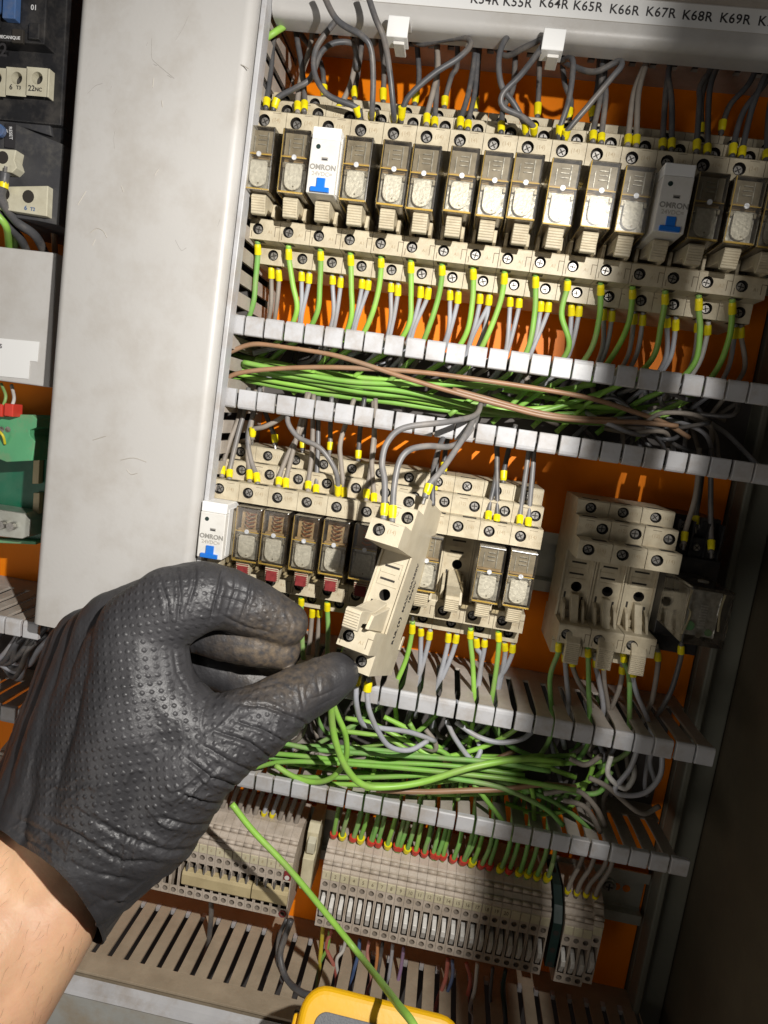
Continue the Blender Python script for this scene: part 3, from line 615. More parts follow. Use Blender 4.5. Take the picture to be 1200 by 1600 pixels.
top1 = [(c2, [(100, 490), (108, 430), (125, 300), (135, 180), (160, 140), (230, 60)], 'C', 0, 'black'), (c2, [(133, 498), (150, 440), (230, 395), (300, 350), (345, 240), (400, 195), (470, 190), (500, 215), (515, 300)], 'C', 6, 'black'),
 (c2, [(243, 508), (243, 445), (262, 330), (300, 200)], 'C', 0, 'tan'), (c2, [(272, 503), (275, 440), (262, 300), (230, 90)], 'C', 0, 'black'),
 (c2, [(525, 538), (505, 480), (380, 425), (320, 330), (325, 220), (400, 110), (440, 70), (500, 60), (570, 110), (590, 190)], 'C', 14, 'black'),
 (c2, [(572, 540), (575, 500), (580, 350), (570, 220, -78), (530, 160, -80), (420, 90, -80), (350, -40, -80)], 'C', 22, 'black'),
 (c2, [(673, 545), (672, 505), (655, 330), (630, 180, -78), (590, 80, -80), (550, -40, -80)], 'C', 24, 'black'),
 (c2, [(705, 548), (708, 505), (740, 430), (850, 330), (960, 260), (1015, 200), (990, 170), (900, 175), (780, 195), (760, 130)], 'C', 14, 'black'),
 (c2, [(497, 450), (497, 415), (515, 300), (508, 150)], 'A', 0, 'black'), (c2, [(625, 465), (625, 425), (628, 300), (610, 130)], 'A', 0, 'black'),
 (c2, [(765, 475), (770, 435), (785, 340), (775, 150)], 'A', 0, 'black'), (c2, [(818, 565), (820, 515), (850, 400), (870, 300), (860, 120)], 'C', 0, 'tan'),
 (c2, [(855, 570), (855, 530), (865, 380), (868, 120)], 'C', 0, 'black'), (c2, [(897, 490), (900, 450), (930, 340), (955, 290), (955, 120)], 'A', 0, 'black'),
 (c2, [(968, 580), (970, 535), (1005, 420), (1030, 280), (1045, 130)], 'C', 0, 'black'), (c2, [(1002, 585), (1005, 540), (1035, 400), (1052, 130)], 'C', 0, 'black'),
 (c2, [(1037, 505), (1037, 465), (1045, 350), (1060, 130)], 'A', 0, 'black'), (c2, [(360, 445), (360, 402), (345, 280), (250, 140), (240, 60)], 'A', 0, 'black'),
 (c2, [(425, 525), (427, 485), (470, 400), (495, 310), (520, 130)], 'B', 0, 'tan'),
 (c3, [(8, 600), (10, 555), (20, 480), (60, 400), (70, 290), (75, 150)], 'C', 0, 'black'), (c3, [(118, 610), (118, 565), (70, 470), (10, 380), (0, 250), (40, 160), (100, 140), (170, 150), (185, 210)], 'C', 14, 'black'),
 (c3, [(155, 612), (155, 570), (100, 520), (20, 480), (15, 420), (100, 330), (190, 210), (185, 180), (110, 215), (30, 250), (-30, 200)], 'C', 20, 'black'),
 (c3, [(170, 530), (172, 490), (178, 350), (183, 150)], 'A', 0, 'black'), (c3, [(267, 625), (270, 575), (310, 450), (330, 290), (310, 260), (270, 270), (262, 200)], 'C', 10, 'black'),
 (c3, [(313, 545), (313, 505), (320, 450), (290, 360), (280, 200)], 'A', 0, 'black'), (c3, [(290, 640), (300, 590), (400, 470), (500, 350), (545, 295), (530, 275), (430, 320), (340, 300), (280, 250)], 'C', 14, 'black'),
 (c3, [(415, 540), (415, 485), (440, 380), (450, 200)], 'A', 0, 'black'), (c3, [(418, 640), (420, 580), (450, 440), (460, 290), (480, 180)], 'C', 0, 'black'),
 (c3, [(455, 645), (457, 600), (475, 430), (470, 330), (485, 190)], 'C', 0, 'black'), (c3, [(573, 655), (577, 600), (600, 420), (645, 300), (695, 190)], 'C', 0, 'tan'),
 (c3, [(610, 660), (613, 615), (620, 430), (645, 320), (690, 200)], 'C', 2, 'tan'), (c3, [(728, 670), (730, 620), (745, 400), (770, 230)], 'C', 0, 'black'),
 (c3, [(768, 675), (770, 630), (770, 450), (755, 320), (790, 230)], 'C', 0, 'black'), (c3, [(880, 685), (883, 630), (895, 450), (900, 380), (970, 260)], 'C', 0, 'black'),
 (c3, [(928, 695), (930, 650), (940, 400), (985, 260)], 'C', 0, 'black'), (c3, [(990, 600), (995, 565), (1030, 470), (1110, 380), (1150, 290)], 'A', 0, 'black'),
 (c3, [(1040, 705), (1045, 650), (1090, 500), (1180, 380), (1230, 290)], 'C', 0, 'black'), (c3, [(1080, 710), (1085, 670), (1130, 480), (1190, 330), (1220, 260)], 'C', 0, 'black'),
 (c3, [(900, 610), (903, 570), (905, 430), (950, 270)], 'A', 0, 'black'), (c3, [(1190, 720), (1195, 680), (1205, 500), (1240, 330)], 'C', 0, 'black')]
cnt = 0
for fn, pts, t, bl, m in top1:
    pp = path(fn, pts, TI[t][0]-8*0, TI[t][1]-6, bl); i = near(pp[0].x, R1, 0)
    if pp[-1].z < 192 and bl < 20: pp.append(pp[-1]+Vector((random.uniform(-1, 1), 2, max(4, 200-pp[-1].z))))
    shape = 'looping' if bl > 5 else 'straight'
    wire(pp, m, f'{shape} {"dusty grey" if m=="tan" else "black"} wire with yellow ferrule, {ORD[cnt]} along the top of the upper relay row', 'wires entering the upper relay row from above')
    cnt += 1
# a green wire end at the top left
wire([P(412, 62, -60), P(430, 50, -60), P(455, 33, -52), P(470, 10, -40)], 'green', 'short bright green wire coming from behind the grey cover at top left', None, r=1.5, fer=None)
g1 = [(c4, [(170, 125), (172, 175), (163, 280), (150, 400)]), (c4, [(302, 145), (304, 200), (320, 310), (338, 420)]), (c4, [(438, 155), (440, 205), (436, 310), (425, 430)]), (c4, [(566, 170), (568, 220), (570, 330), (570, 450)]),
      (c4, [(696, 185), (697, 235), (685, 340), (650, 460)]), (c4, [(824, 200), (824, 250), (824, 360), (816, 480)]), (c4, [(956, 215), (957, 265), (940, 370), (898, 500)]), (c4, [(1088, 230), (1090, 280), (1085, 390), (1060, 520)]),
      (c5, [(78, 248), (76, 295), (55, 400), (-5, 550)]), (c5, [(210, 262), (210, 312), (205, 440), (175, 590)]), (c5, [(347, 280), (345, 325), (320, 440), (352, 575)]), (c5, [(487, 297), (487, 345), (480, 460), (445, 590)]),
      (c5, [(623, 317), (623, 360), (605, 480), (548, 600)]), (c5, [(762, 335), (762, 380), (745, 480), (712, 620)]), (c5, [(905, 355), (905, 420), (910, 520), (885, 650)]), (c5, [(1048, 373), (1048, 425), (1035, 540), (985, 670)])]
for k, (fn, pts) in enumerate(g1):
    pp = path(fn, pts, -52, -44)
    e = pp[-1]; dx = random.uniform(12, 22)
    pp += [e+Vector((-dx*.35, 6, -12)), e+Vector((-dx, 10, -22)), Vector((e.x-dx-16, -30+random.uniform(-6, 4), 8+random.uniform(-4, 4)-.01*e.x))]
    wire(pp, 'greendusty' if k in (0,) else 'green', f'green wire dropping from the {ORD[k]} socket of the upper row into the duct', 'green wires from the upper row into the duct', r=1.4)
p1 = [(c4, [(228, 225), (229, 280), (228, 400)], 'tan'), (c4, [(258, 235), (262, 285), (252, 400)], 'tan'), (c4, [(358, 243), (358, 298), (356, 420)], 'grey'), (c4, [(392, 250), (389, 305), (362, 425)], 'grey'),
      (c4, [(490, 260), (490, 315), (494, 440)], 'grey'), (c4, [(528, 268), (524, 320), (506, 445)], 'grey'), (c4, [(617, 275), (614, 330), (590, 450)], 'grey'), (c4, [(645, 280), (640, 330), (596, 455)], 'grey'),
      (c4, [(740, 292), (738, 345), (736, 470)], 'grey'), (c4, [(770, 298), (768, 350), (746, 475)], 'grey'), (c4, [(867, 305), (864, 360), (832, 485)], 'grey'), (c4, [(902, 312), (895, 365), (840, 490)], 'grey'),
      (c4, [(990, 322), (990, 378), (984, 505)], 'grey'), (c4, [(1027, 328), (1024, 380), (992, 505)], 'grey'), (c4, [(1120, 337), (1117, 390), (1088, 515)], 'grey'), (c4, [(1160, 345), (1154, 400), (1092, 520)], 'grey'),
      (c5, [(15, 340), (10, 395), (-10, 510)], 'grey'), (c5, [(102, 350), (100, 408), (84, 590)], 'grey'), (c5, [(142, 355), (138, 412), (92, 590)], 'grey'), (c5, [(235, 368), (230, 425), (205, 560)], 'grey'), (c5, [(268, 372), (262, 428), (200, 580)], 'grey'),
      (c5, [(362, 383), (362, 438), (348, 580)], 'grey'), (c5, [(398, 388), (393, 442), (362, 580)], 'grey'), (c5, [(500, 400), (500, 455), (492, 590)], 'grey'), (c5, [(537, 408), (534, 460), (508, 595)], 'grey'),
      (c5, [(632, 420), (628, 470), (605, 610)], 'grey'), (c5, [(668, 425), (665, 475), (640, 610)], 'grey'), (c5, [(772, 440), (770, 490), (765, 620)], 'grey'), (c5, [(808, 445), (806, 495), (785, 620)], 'grey'),
      (c5, [(945, 470), (942, 520), (910, 640)], 'whitew'), (c5, [(902, 460), (900, 510), (880, 640)], 'grey'), (c5, [(1062, 478), (1058, 525), (1030, 670)], 'grey'), (c5, [(1086, 480), (1084, 525), (1100, 670)], 'tan')]
for k, (fn, pts, m) in enumerate(p1):
    pp = path(fn, pts, -41, -36); e = pp[-1]; pp += [e+Vector((-3, 6, -12)), e+Vector((-random.uniform(4, 16), 12, -24))]
    wire(pp, m, f'{dict(tan="dusty", grey="light", whitew="whitish")[m]} grey wire, {ORD[k]} of the pairs hanging below the upper relay sockets', 'grey wire pairs below the upper row', r=1.2)
# long wires along the middle duct
def longw(fn, pts, y0, y1, m, label, group, r=1.45, bulge=0):
    return wire(path(fn, pts, y0, y1, bulge), m, label, group, r=r, fer=None)
GG = 'green wires running along the middle duct'
lg = [[(380, 566), (440, 578), (545, 596), (640, 600), (780, 602), (860, 610), (930, 600)], [(356, 560), (420, 582), (540, 600), (650, 615), (760, 640), (860, 655), (960, 660), (1040, 640), (1110, 600)],
      [(360, 575), (450, 590), (560, 612), (660, 622), (745, 640), (830, 645), (920, 620), (1000, 590)], [(358, 582), (470, 603), (600, 618), (700, 634), (800, 640), (900, 635), (1010, 640)],
      [(362, 590), (480, 612), (620, 630), (740, 646), (850, 648), (980, 640), (1080, 625)], [(400, 560), (520, 585), (640, 596), (760, 605), (850, 620), (940, 640)],
      [(356, 552), (450, 572), (600, 592), (720, 600), (800, 625), (900, 655)], [(480, 600), (600, 612), (720, 628), (820, 635), (880, 612), (925, 592)]]
for k, p in enumerate(lg):
    yy = -50+4*k*.8
    longw(pid, p, yy, yy+10, 'green', f'bright green wire lying lengthwise in the middle duct, {ORD[k]} in its bundle', GG, r=1.4)
longw(c4, [(40, 605), (150, 567), (300, 580), (480, 610), (620, 650), (800, 710), (1000, 770), (1200, 825), (1400, 875), (1600, 895), (1800, 900), (1960, 915)], -58, -44, 'brown', 'brown wire arching over the bundle from upper left across the middle duct', None, 1.25, 4)
longw(c4, [(30, 745), (60, 700), (200, 675), (450, 665), (700, 675), (900, 690), (1180, 728), (1400, 762), (1600, 800), (1760, 850), (1900, 900), (2010, 965)], -56, -40, 'brown', 'brown wire running flat along the middle duct above its lower teeth', None, 1.25, 5)
longw(c4, [(1000, 760), (1150, 800), (1330, 850), (1500, 880), (1700, 890)], -50, -46, 'brown', 'short brown wire lying below the crossing pair in the middle duct', None, 1.4)
for k in range(44):
    x0 = random.uniform(-112, 128); z0 = random.uniform(12, 28); L_ = random.uniform(12, 45)
    m = random.choice(['grey', 'grey', 'black', 'tan', 'black'])
    s_ = random.choice((-1, 1))
    pts = [(x0, -random.uniform(6, 22), 36), (x0+s_*L_*.15, -random.uniform(14, 30), z0+5), (x0+s_*L_*.6, -random.uniform(10, 30), z0-2), (x0+s_*L_, -random.uniform(6, 26), random.choice((z0-4, 0)))]
    wire([(a, b, c+zt(a)) for a, b, c in pts], m, f'{dict(grey="light grey", black="black", tan="dusty grey")[m]} wire buried under the bundle inside the middle duct', f'{dict(grey="light grey", black="black", tan="dusty grey")[m]} wires deep in the middle duct', fer=None, r=1.25)
for k, (pts, m) in enumerate([([(355, 530), (370, 520), (382, 508)], 'green'), ([(356, 542), (375, 528), (410, 512)], 'grey'), ([(395, 552), (425, 545), (455, 540)], 'grey')]):
    longw(pid, pts, -40, -34, m, f'short {"bright green" if m == "green" else "light grey"} wire end at the left end of the middle duct, ' + ['topmost', 'the middle one', 'lowest'][k], None, 1.4)
for k in range(16):
    x0 = random.uniform(62, 100); z0 = random.uniform(2, 30); m = random.choice(['black', 'black', 'tan', 'grey'])
    nm = dict(grey="light grey", black="black", tan="dusty grey")[m]
    wire([(x0, -random.uniform(20, 44), z0), (x0+random.uniform(8, 20), -random.uniform(30, 50), z0+random.uniform(-8, 8)), (x0+random.uniform(25, 36), -random.uniform(28, 48), random.uniform(4, 28)), (x0+random.uniform(38, 48), -random.uniform(10, 34), random.choice((0, 34)))], m, f'{nm} wire crossing the shaded right end of the middle duct', f'{nm} wires at the right end of the middle duct', fer=None, r=1.15)
# row 2 top wires
top2 = [(c6, [(140, 378), (142, 330), (180, 200), (215, 110), (235, 10)], 'C', 'tan'), (c6, [(175, 392), (177, 345), (215, 180), (250, 50), (265, -40)], 'C', 'mid'), (c6, [(270, 402), (270, 358), (262, 250), (285, 80), (300, -30)], 'C', 'tan'),
        (c6, [(308, 415), (303, 370), (275, 290), (262, 180), (300, 40), (320, -40)], 'C', 'mid'), (c6, [(405, 428), (408, 380), (450, 270), (520, 130), (540, -20)], 'C', 'tan'), (c6, [(440, 442), (440, 395), (475, 250), (515, 100), (550, -20)], 'C', 'tan'),
        (c6, [(543, 447), (545, 400), (562, 270), (568, 90), (570, -10)], 'C', 'tan'), (c6, [(580, 463), (582, 415), (590, 250), (592, 0)], 'C', 'mid'), (c6, [(683, 474), (685, 425), (670, 340), (600, 240), (500, 190), (450, 120), (460, 60), (500, 45), (620, 70), (740, 50)], 'C', 'mid', 12),
        (c6, [(713, 487), (713, 440), (700, 320), (695, 220), (730, 100), (760, 10)], 'C', 'tan'), (c6, [(815, 492), (818, 445), (838, 340), (855, 200), (850, 20)], 'C', 'tan'), (c6, [(852, 508), (853, 460), (843, 300), (858, 130), (860, 10)], 'C', 'tan'),
        (c6, [(390, 230), (388, 190), (370, 140), (340, 60), (330, -20)], 'A', 'black'), (c6, [(518, 255), (520, 212), (530, 120), (540, 0)], 'A', 'black'), (c6, [(645, 265), (648, 225), (650, 100), (655, 0)], 'A', 'mid'), (c6, [(778, 305), (780, 262), (792, 120), (810, 0)], 'A', 'black'),
        (c7, [(262, 380), (265, 335), (292, 200), (288, 60)], 'C', 'black'), (c7, [(290, 388), (293, 345), (292, 180), (295, 60)], 'C', 'black'), (c7, [(367, 393), (370, 350), (398, 150), (410, 80)], 'C', 'mid'), (c7, [(396, 405), (398, 362), (412, 200), (418, 80)], 'C', 'mid'),
        (c7, [(313, 248), (315, 212), (335, 120), (355, 50)], 'A', 'black'), (c7, [(115, 218), (115, 186), (125, 110), (150, 40)], 'A', 'black'), (c7, [(80, 300), (85, 240), (100, 120), (140, 40)], 'B', 'black'),
        (c7, [(918, 452), (921, 415), (955, 300), (968, 200), (970, 130)], 'B', 'tan'), (c7, [(957, 395), (958, 360), (975, 250), (985, 150)], 'A', 'black'), (c7, [(1010, 480), (1010, 442), (1008, 330), (1010, 130)], 'B', 'black'),
        (c6, [(283, 200), (285, 155), (340, 140), (410, 105), (432, 78), (400, 55), (350, 10)], 'B', 'tan', 6)]
for k, t in enumerate(top2):
    a, b = TI[t[2]]; pp = path(t[0], t[1], a, b-4, t[4] if len(t) > 4 else 0)
    wire(pp, t[3], f'{dict(tan="dusty grey", mid="grey", black="black")[t[3]]} wire with yellow ferrule, {ORD[k]} of those above the lower relay row', 'wires entering the lower row from above')
# wires of the held socket
h1 = HL(1, -53, 11); h2 = HL(5, -53, 11)
wire([P(599, 812, -112), P(600.5, 793, -110), P(601, 753, -106), P(597, 722, -103), P(606, 690, -100), P(633, 668, -95), P(700, 659, -85), P(742, 649, -66), P(752, 630, -50)], 'mid', 'left grey wire rising in a wide arc from the held socket to the duct', 'wires of the held socket', r=1.4)
wire([P(612.5, 816, -112), P(613.5, 799, -110), P(616, 760, -106), P(624, 722, -103), P(640, 703, -100), P(668, 697, -94), P(700, 698, -84), P(722, 688, -74), P(742, 660, -60), P(748, 635, -45)], 'mid', 'right grey wire rising in a low arc from the held socket to the duct', 'wires of the held socket', r=1.4)
wire([P(664, 778, -100), P(671, 757, -98), P(692, 732, -92), P(728, 678, -76), P(745, 645, -55)], 'mid', 'grey wire slanting up from the far top corner of the held socket', 'wires of the held socket', r=1.4)
wire([P(676, 790, -84), P(676, 765, -82), P(678, 730, -76), P(690, 690, -66), P(705, 660, -50)], 'black', 'black wire hanging straight down behind the top of the held socket', 'wires of the held socket', r=1.3, fer=None)
wire([P(560, 1050, -92), P(557, 1068, -90), P(557, 1100, -88), P(566, 1130, -80), P(590, 1137, -72), P(640, 1144, -62), P(680, 1158, -52)], 'grey', 'left light grey wire under the held socket curving into the tangle', 'wires of the held socket', r=1.35, fr=2.0)
wire([P(577, 1060, -88), P(574, 1078, -88), P(577, 1110, -87), P(592, 1145, -80), P(610, 1167, -74), P(640, 1172, -68), P(668, 1158, -60)], 'grey', 'right light grey wire under the held socket with a deep curve', 'wires of the held socket', r=1.35, fr=2.0)
wire([P(541, 1012, -100), P(535, 1030, -100), P(526, 1060, -98), P(520, 1095, -94), P(518, 1120, -90), P(524, 1158, -84), P(540, 1198, -78), P(565, 1225, -72), P(600, 1230, -68), P(660, 1222, -64), P(740, 1198, -60), P(820, 1186, -52), P(880, 1192, -46)], 'green', 'bright green wire hanging from the thumb and sweeping over the tangle', None, r=1.75, fr=1.9)
wire([P(520, 1100, -88), P(528, 1120, -84), P(540, 1150, -78), P(540, 1186, -72), P(520, 1214, -68), P(492, 1222, -64), P(460, 1214, -60), P(430, 1196, -58)], 'green', 'second green wire below the thumb, looping back to the left', None, r=1.5, fer=None)
# row 2 bottom wires
bot2 = [(c7, [(10, 708), (8, 745), (-10, 830), (-45, 920), (-50, 960)], 'green', -52), (c7, [(205, 730), (203, 768), (212, 860), (216, 1000)], 'green', -52), (c7, [(297, 735), (299, 775), (290, 870), (270, 1000)], 'green', -52),
        (c7, [(38, 722), (38, 765), (35, 860), (32, 900)], 'grey', -42), (c7, [(70, 732), (64, 775), (45, 850), (20, 930)], 'grey', -42), (c7, [(132, 738), (128, 782), (110, 860), (85, 950)], 'grey', -42), (c7, [(160, 742), (152, 788), (130, 850), (95, 930)], 'grey', -42),
        (c7, [(222, 755), (226, 800), (240, 830), (230, 930)], 'grey', -42), (c7, [(252, 760), (250, 800), (240, 850), (225, 930)], 'grey', -42), (c7, [(318, 770), (320, 815), (310, 880), (300, 930)], 'grey', -42), (c7, [(347, 775), (343, 818), (320, 870), (300, 900), (290, 960)], 'grey', -42),
        (c7, [(500, 770), (498, 812), (470, 900), (478, 1040)], 'greendusty', -50), (c7, [(597, 790), (598, 830), (600, 950), (603, 1060)], 'greendusty', -50), (c7, [(715, 805), (718, 845), (735, 900), (735, 1080)], 'greendusty', -50),
        (c7, [(518, 810), (521, 848), (525, 900), (532, 1000)], 'grey', -46), (c7, [(543, 825), (546, 860), (565, 910), (605, 980), (608, 1040)], 'tan', -44), (c7, [(622, 828), (624, 865), (632, 900), (648, 1010)], 'grey', -46), (c7, [(645, 830), (649, 870), (652, 920), (665, 1020)], 'tan', -44),
        (c7, [(712, 850), (712, 885), (700, 940), (670, 1010)], 'tan', -42), (c7, [(747, 855), (747, 895), (760, 950), (795, 1030), (820, 1110)], 'grey', -48), (c7, [(910, 780), (908, 830), (880, 930), (850, 990)], 'black', -44), (c7, [(830, 800), (832, 850), (815, 960), (800, 1000)], 'tan', -44),
        (c6, [(512, 930), (512, 965), (515, 1080), (520, 1200)], 'greendusty', -52), (c6, [(565, 980), (563, 1020), (555, 1120), (540, 1260)], 'tan', -42), (c6, [(634, 950), (634, 990), (638, 1100), (630, 1280)], 'greendusty', -52), (c6, [(600, 985), (598, 1025), (590, 1130), (585, 1260)], 'tan', -42), (c6, [(470, 960), (470, 1000), (478, 1100), (485, 1260)], 'grey', -42)]
for k, (fn, pts, m, y) in enumerate(bot2):
    pp = path(fn, pts, y, y+6); e = pp[-1]; pp += [e+Vector((random.uniform(-3, 3), 5, -14)), e+Vector((random.uniform(-14, 10), 10, -28))]
    wire(pp, m, f'{dict(green="green", greendusty="dull green", grey="light grey", tan="dusty grey", black="black")[m]} wire, {ORD[k]} of those hanging below the lower relay sockets', 'wires hanging below the lower row', r=1.35)
# tangle in the third duct
tg = [[(380, 1185), (420, 1160), (500, 1172), (620, 1180), (760, 1190), (860, 1205)], [(395, 1200), (450, 1190), (560, 1195), (680, 1205), (800, 1218), (900, 1235)], [(400, 1175), (480, 1182), (560, 1190), (700, 1196), (820, 1212)],
      [(410, 1212), (500, 1215), (600, 1214), (700, 1208), (820, 1196), (940, 1190)], [(440, 1165), (540, 1168), (640, 1178), (760, 1200), (850, 1228), (930, 1240), (955, 1205)], [(390, 1208), (470, 1222), (560, 1226), (650, 1225), (760, 1212), (870, 1190)],
      [(520, 1140), (600, 1152), (640, 1172), (700, 1182), (780, 1186), (850, 1180)], [(540, 1122), (580, 1130), (630, 1155), (680, 1182), (740, 1172), (790, 1150), (830, 1120)], [(460, 1180), (520, 1150), (560, 1128), (575, 1110)], [(500, 1200), (560, 1176), (620, 1186), (700, 1190), (750, 1172), (720, 1120)],
      [(550, 1160), (585, 1190), (575, 1222), (555, 1225)], [(430, 1190), (540, 1204), (660, 1212), (760, 1200), (840, 1184), (900, 1180)], [(700, 1215), (780, 1230), (850, 1262), (880, 1290)], [(740, 1225), (760, 1250), (790, 1290), (800, 1310)], [(640, 1130), (660, 1160), (700, 1180), (720, 1215), (715, 1250)],
      [(600, 1120), (640, 1140), (690, 1170)], [(400, 1182), (520, 1190), (640, 1200), (760, 1215), (860, 1250), (930, 1300)], [(660, 1215), (670, 1240), (676, 1275)], [(800, 1215), (830, 1230), (835, 1290)], [(420, 1222), (540, 1228), (640, 1240), (760, 1240), (900, 1228), (960, 1190)],
      [(770, 1120), (790, 1160), (840, 1186)], [(690, 1110), (640, 1150), (560, 1170), (480, 1196)], [(560, 1196), (640, 1188), (740, 1182), (815, 1187), (900, 1215)], [(930, 1180), (920, 1215), (890, 1262), (840, 1272), (790, 1255)]]
for k, p in enumerate(tg):
    yy = -54+1.5*(k % 12)
    longw(pid, p, yy, yy+random.uniform(-6, 10), 'green' if k % 4 else 'greendusty', f'{"bright" if k % 4 else "dull"} green wire in the tangle of the lower duct, {ORD[k]} from its front', 'green wires tangled in the lower duct', r=1.35)
longw(c9, [(520, 462), (700, 468), (900, 462), (1020, 458), (1160, 440), (1300, 450)], -60, -50, 'brown', 'brown wire lying along the bottom of the green tangle', None, 1.5)
longw(c9, [(780, 345), (860, 352), (960, 345), (1060, 310)], -50, -40, 'brown', 'short brown wire peeping out above the green tangle', None, 1.3)
for k, (p, m) in enumerate([([(697, 1125), (712, 1155), (738, 1188), (750, 1175), (748, 1160)], 'grey'), ([(712, 1128), (745, 1150), (780, 1160), (815, 1155), (835, 1140)], 'grey'), ([(665, 1140), (680, 1160), (678, 1172), (655, 1165)], 'tan'), ([(1000, 1158), (985, 1200), (960, 1235), (985, 1243), (1012, 1236), (1032, 1210), (1035, 1170)], 'grey'),
                            ([(955, 1180), (950, 1210), (975, 1232), (990, 1215), (990, 1195)], 'whitew'), ([(920, 1215), (950, 1230), (1000, 1270), (1030, 1260)], 'tan'), ([(890, 1185), (915, 1195), (940, 1180)], 'tan'), ([(850, 1240), (900, 1235), (930, 1260), (945, 1290)], 'tan'), ([(880, 1250), (915, 1262), (938, 1300)], 'tan'), ([(480, 1120), (470, 1150), (450, 1165)], 'tan')]):
    longw(pid, p, -50, -44, m, f'{dict(grey="light grey", tan="dusty", whitew="white")[m]} loop of wire in the lower duct, {ORD[k]} among the grey ones', 'grey loops among the green tangle', 1.4, 4)
for k in range(30):
    x0 = random.uniform(-90, 135); L_ = random.uniform(10, 40); m = random.choice(['grey', 'black', 'tan', 'greendusty']); s_ = random.choice((-1, 1)); z0 = -175
    pts = [(x0, -random.uniform(6, 22), -141), (x0+s_*L_*.15, -random.uniform(14, 30), -155), (x0+s_*L_*.6, -random.uniform(10, 26), z0+random.uniform(-14, 10)), (x0+s_*L_, -random.uniform(6, 26), random.choice((-200, -178)))]
    nm = dict(grey="light grey", black="black", tan="dusty grey", greendusty="dull green")[m]
    wire(pts, m, f'{nm} wire buried under the tangle inside the lower duct', f'{nm} wires deep in the lower duct', fer=None, r=1.25)
# ------------------------------------------------------------------ big clear relay at the right on its black socket
bs = empty('black_relay_socket', (127, -8, -66), rot=ROT, label='black relay socket under the large clear relay at the right end', cat='relay socket')
mb = MB()
mb.prism([(0, 36), (-30, 36), (-30, 26), (-36, 26), (-36, 16), (-40, 16), (-40, -26), (-34, -26), (-34, -36), (0, -36)], -12, 13, 'dark'); mb.build('housing', bs, bevel=.4)
for x in (-6, 1, 8):
    for (y, z) in ((-30.6, 31), (-36.6, 21)): q = screw_mesh(r=1.9).build('terminal_screw', bs, loc=(x, y, z))
mb = MB()
for x in (-9.6, -2.5, 4.6, 11.6): mb.box(x-.5, x+.5, -38, -28, 16.2, 34, 'dark')
mb.build('barriers', bs)
br = empty('large_clear_relay', (124.2, -49, -57.4), rot=(0, TILT, 0), label='large square clear relay with green parts inside, at the right end of the lower row', cat='relay')
mb = MB(); mb.box(-9.6, 9.6, -36, .5, -27, 0, 'clearbox'); mb.build('clear_cover', br, bevel=.9)
mb = MB(); mb.box(-7.6, 7.6, -28, 0, -25, -3, 'darkgrey'); mb.box(-8.4, 8.4, -10, .4, -26, -1, 'dark'); mb.build('coil_block', br, bevel=.6)
mb = MB(); mb.box(-7.2, 6.8, -29.5, -28.1, -24, -2.6, 'chrome')
for k in range(9): mb.box(-1.4, 1.6, -30.0, -29.6, -9-k*1.3, -9.7-k*1.3, 'shield')
tube(mb, [(-7.2, -31, -2.5), (-7.8, -31, -10), (-6, -31, -14), (-7.6, -31, -24)], .5, 'termcream', ns=6); tube(mb, [(7.2, -31, -2.5), (6.6, -31, -10), (7.6, -31, -20)], .5, 'termcream', ns=6); mb.build('contact_springs', br)
mb = MB(); mb.cyl((-5, -30.2, -19.5), (0, -1, 0), 2.3, .6, 'mintgreen', 9); mb.cyl((3.8, -30.2, -21.5), (0, -1, 0), 1.7, .6, 'mintgreen', 8); mb.cyl((-.6, -30.4, -23.2), (0, -1, 0), 1.3, .8, 'screw', 10); mb.build('green_parts', br)
mb = MB(); mb.cyl((1, -20, .05), (0, 0, 1), 2.5, .4, 'inkgrey', 16); mb.build('top_knob', br)
# ------------------------------------------------------------------ terminal strips
def terminal_proto(name, w, number=True, kind='knife'):
    r = empty(name); a = w/2-.06; mb = MB(); m = 'term' if kind != 'earth' else 'teal'
    mb.prism([(0, 24), (-26, 25), (-33, 22.5), (-34.5, 20), (-36.5, 20), (-38.5, 18.5), (-39.5, 16), (-41.2, 16), (-42, 14.5), (-42, -22.5), (-38, -26), (0, -26)], -a, a, m, skip={8} if kind != 'bar' else {8})
    mb.holed(-a, a, 2.5, 14.5, -42, 0, 5, 1.6, 2, m, 'termhole', 12)
    mb.box(-a, a, -42, -41.99, .9, 2.5, m)
    # open middle section with cheeks
    mb.box(-a, -a+.7, -42, -34, -16.5, .9, m); mb.box(a-.7, a, -42, -34, -16.5, .9, m); mb.box(-a+.7, a-.7, -34.2, -34, -16.5, .9, 'hole')
    mb.holed(-a, a, -22.5, -16.5, -42, 0, -19.6, 1.6, 2, m, 'termhole', 12)
    o = mb.build('housing', r)
    for y, z in ((-35.2, 21.2), (-40.2, 17.3)):
        q = MB(); q.cyl((-a, y, z), (1, 0, 0), 1.15, 2*a, m, 12); q.build('rib', r, smooth=True)
    mb = MB(); mb.box(-a+.25, a-.25, -42.5, -41.9, 8.2, 13.4, 'termcream'); mb.build('marker', r, bevel=.15, seg=1)
    if kind == 'knife':
        mb = MB(); mb.prism([(-36, -3.8), (-40, -4.4), (-44.6, -7), (-44.8, -10), (-42, -15.8), (-35, -16)], -1.2, 1.15, 'white'); mb.build('knife_lever', r, bevel=.3)
    return r
tk = terminal_proto('terminal_block', 5.4); tb = terminal_proto('terminal_block', 5.15, kind='bar')
zc = -272
TK = []; TB = []; NUMS = []
for i in range(24):
    x = -37.3+5.42*i
    o = place(tk, x, -8, zc+zt(x)-1.6, f'beige knife terminal marked {i+1} in the right strip' if i < 19 else f'beige knife terminal, {["fifth", "fourth", "third", "second", "first"][i-19]} from the right end of the right strip, in shade', 'terminal', 'terminals in the right strip')
    TK.append(o)
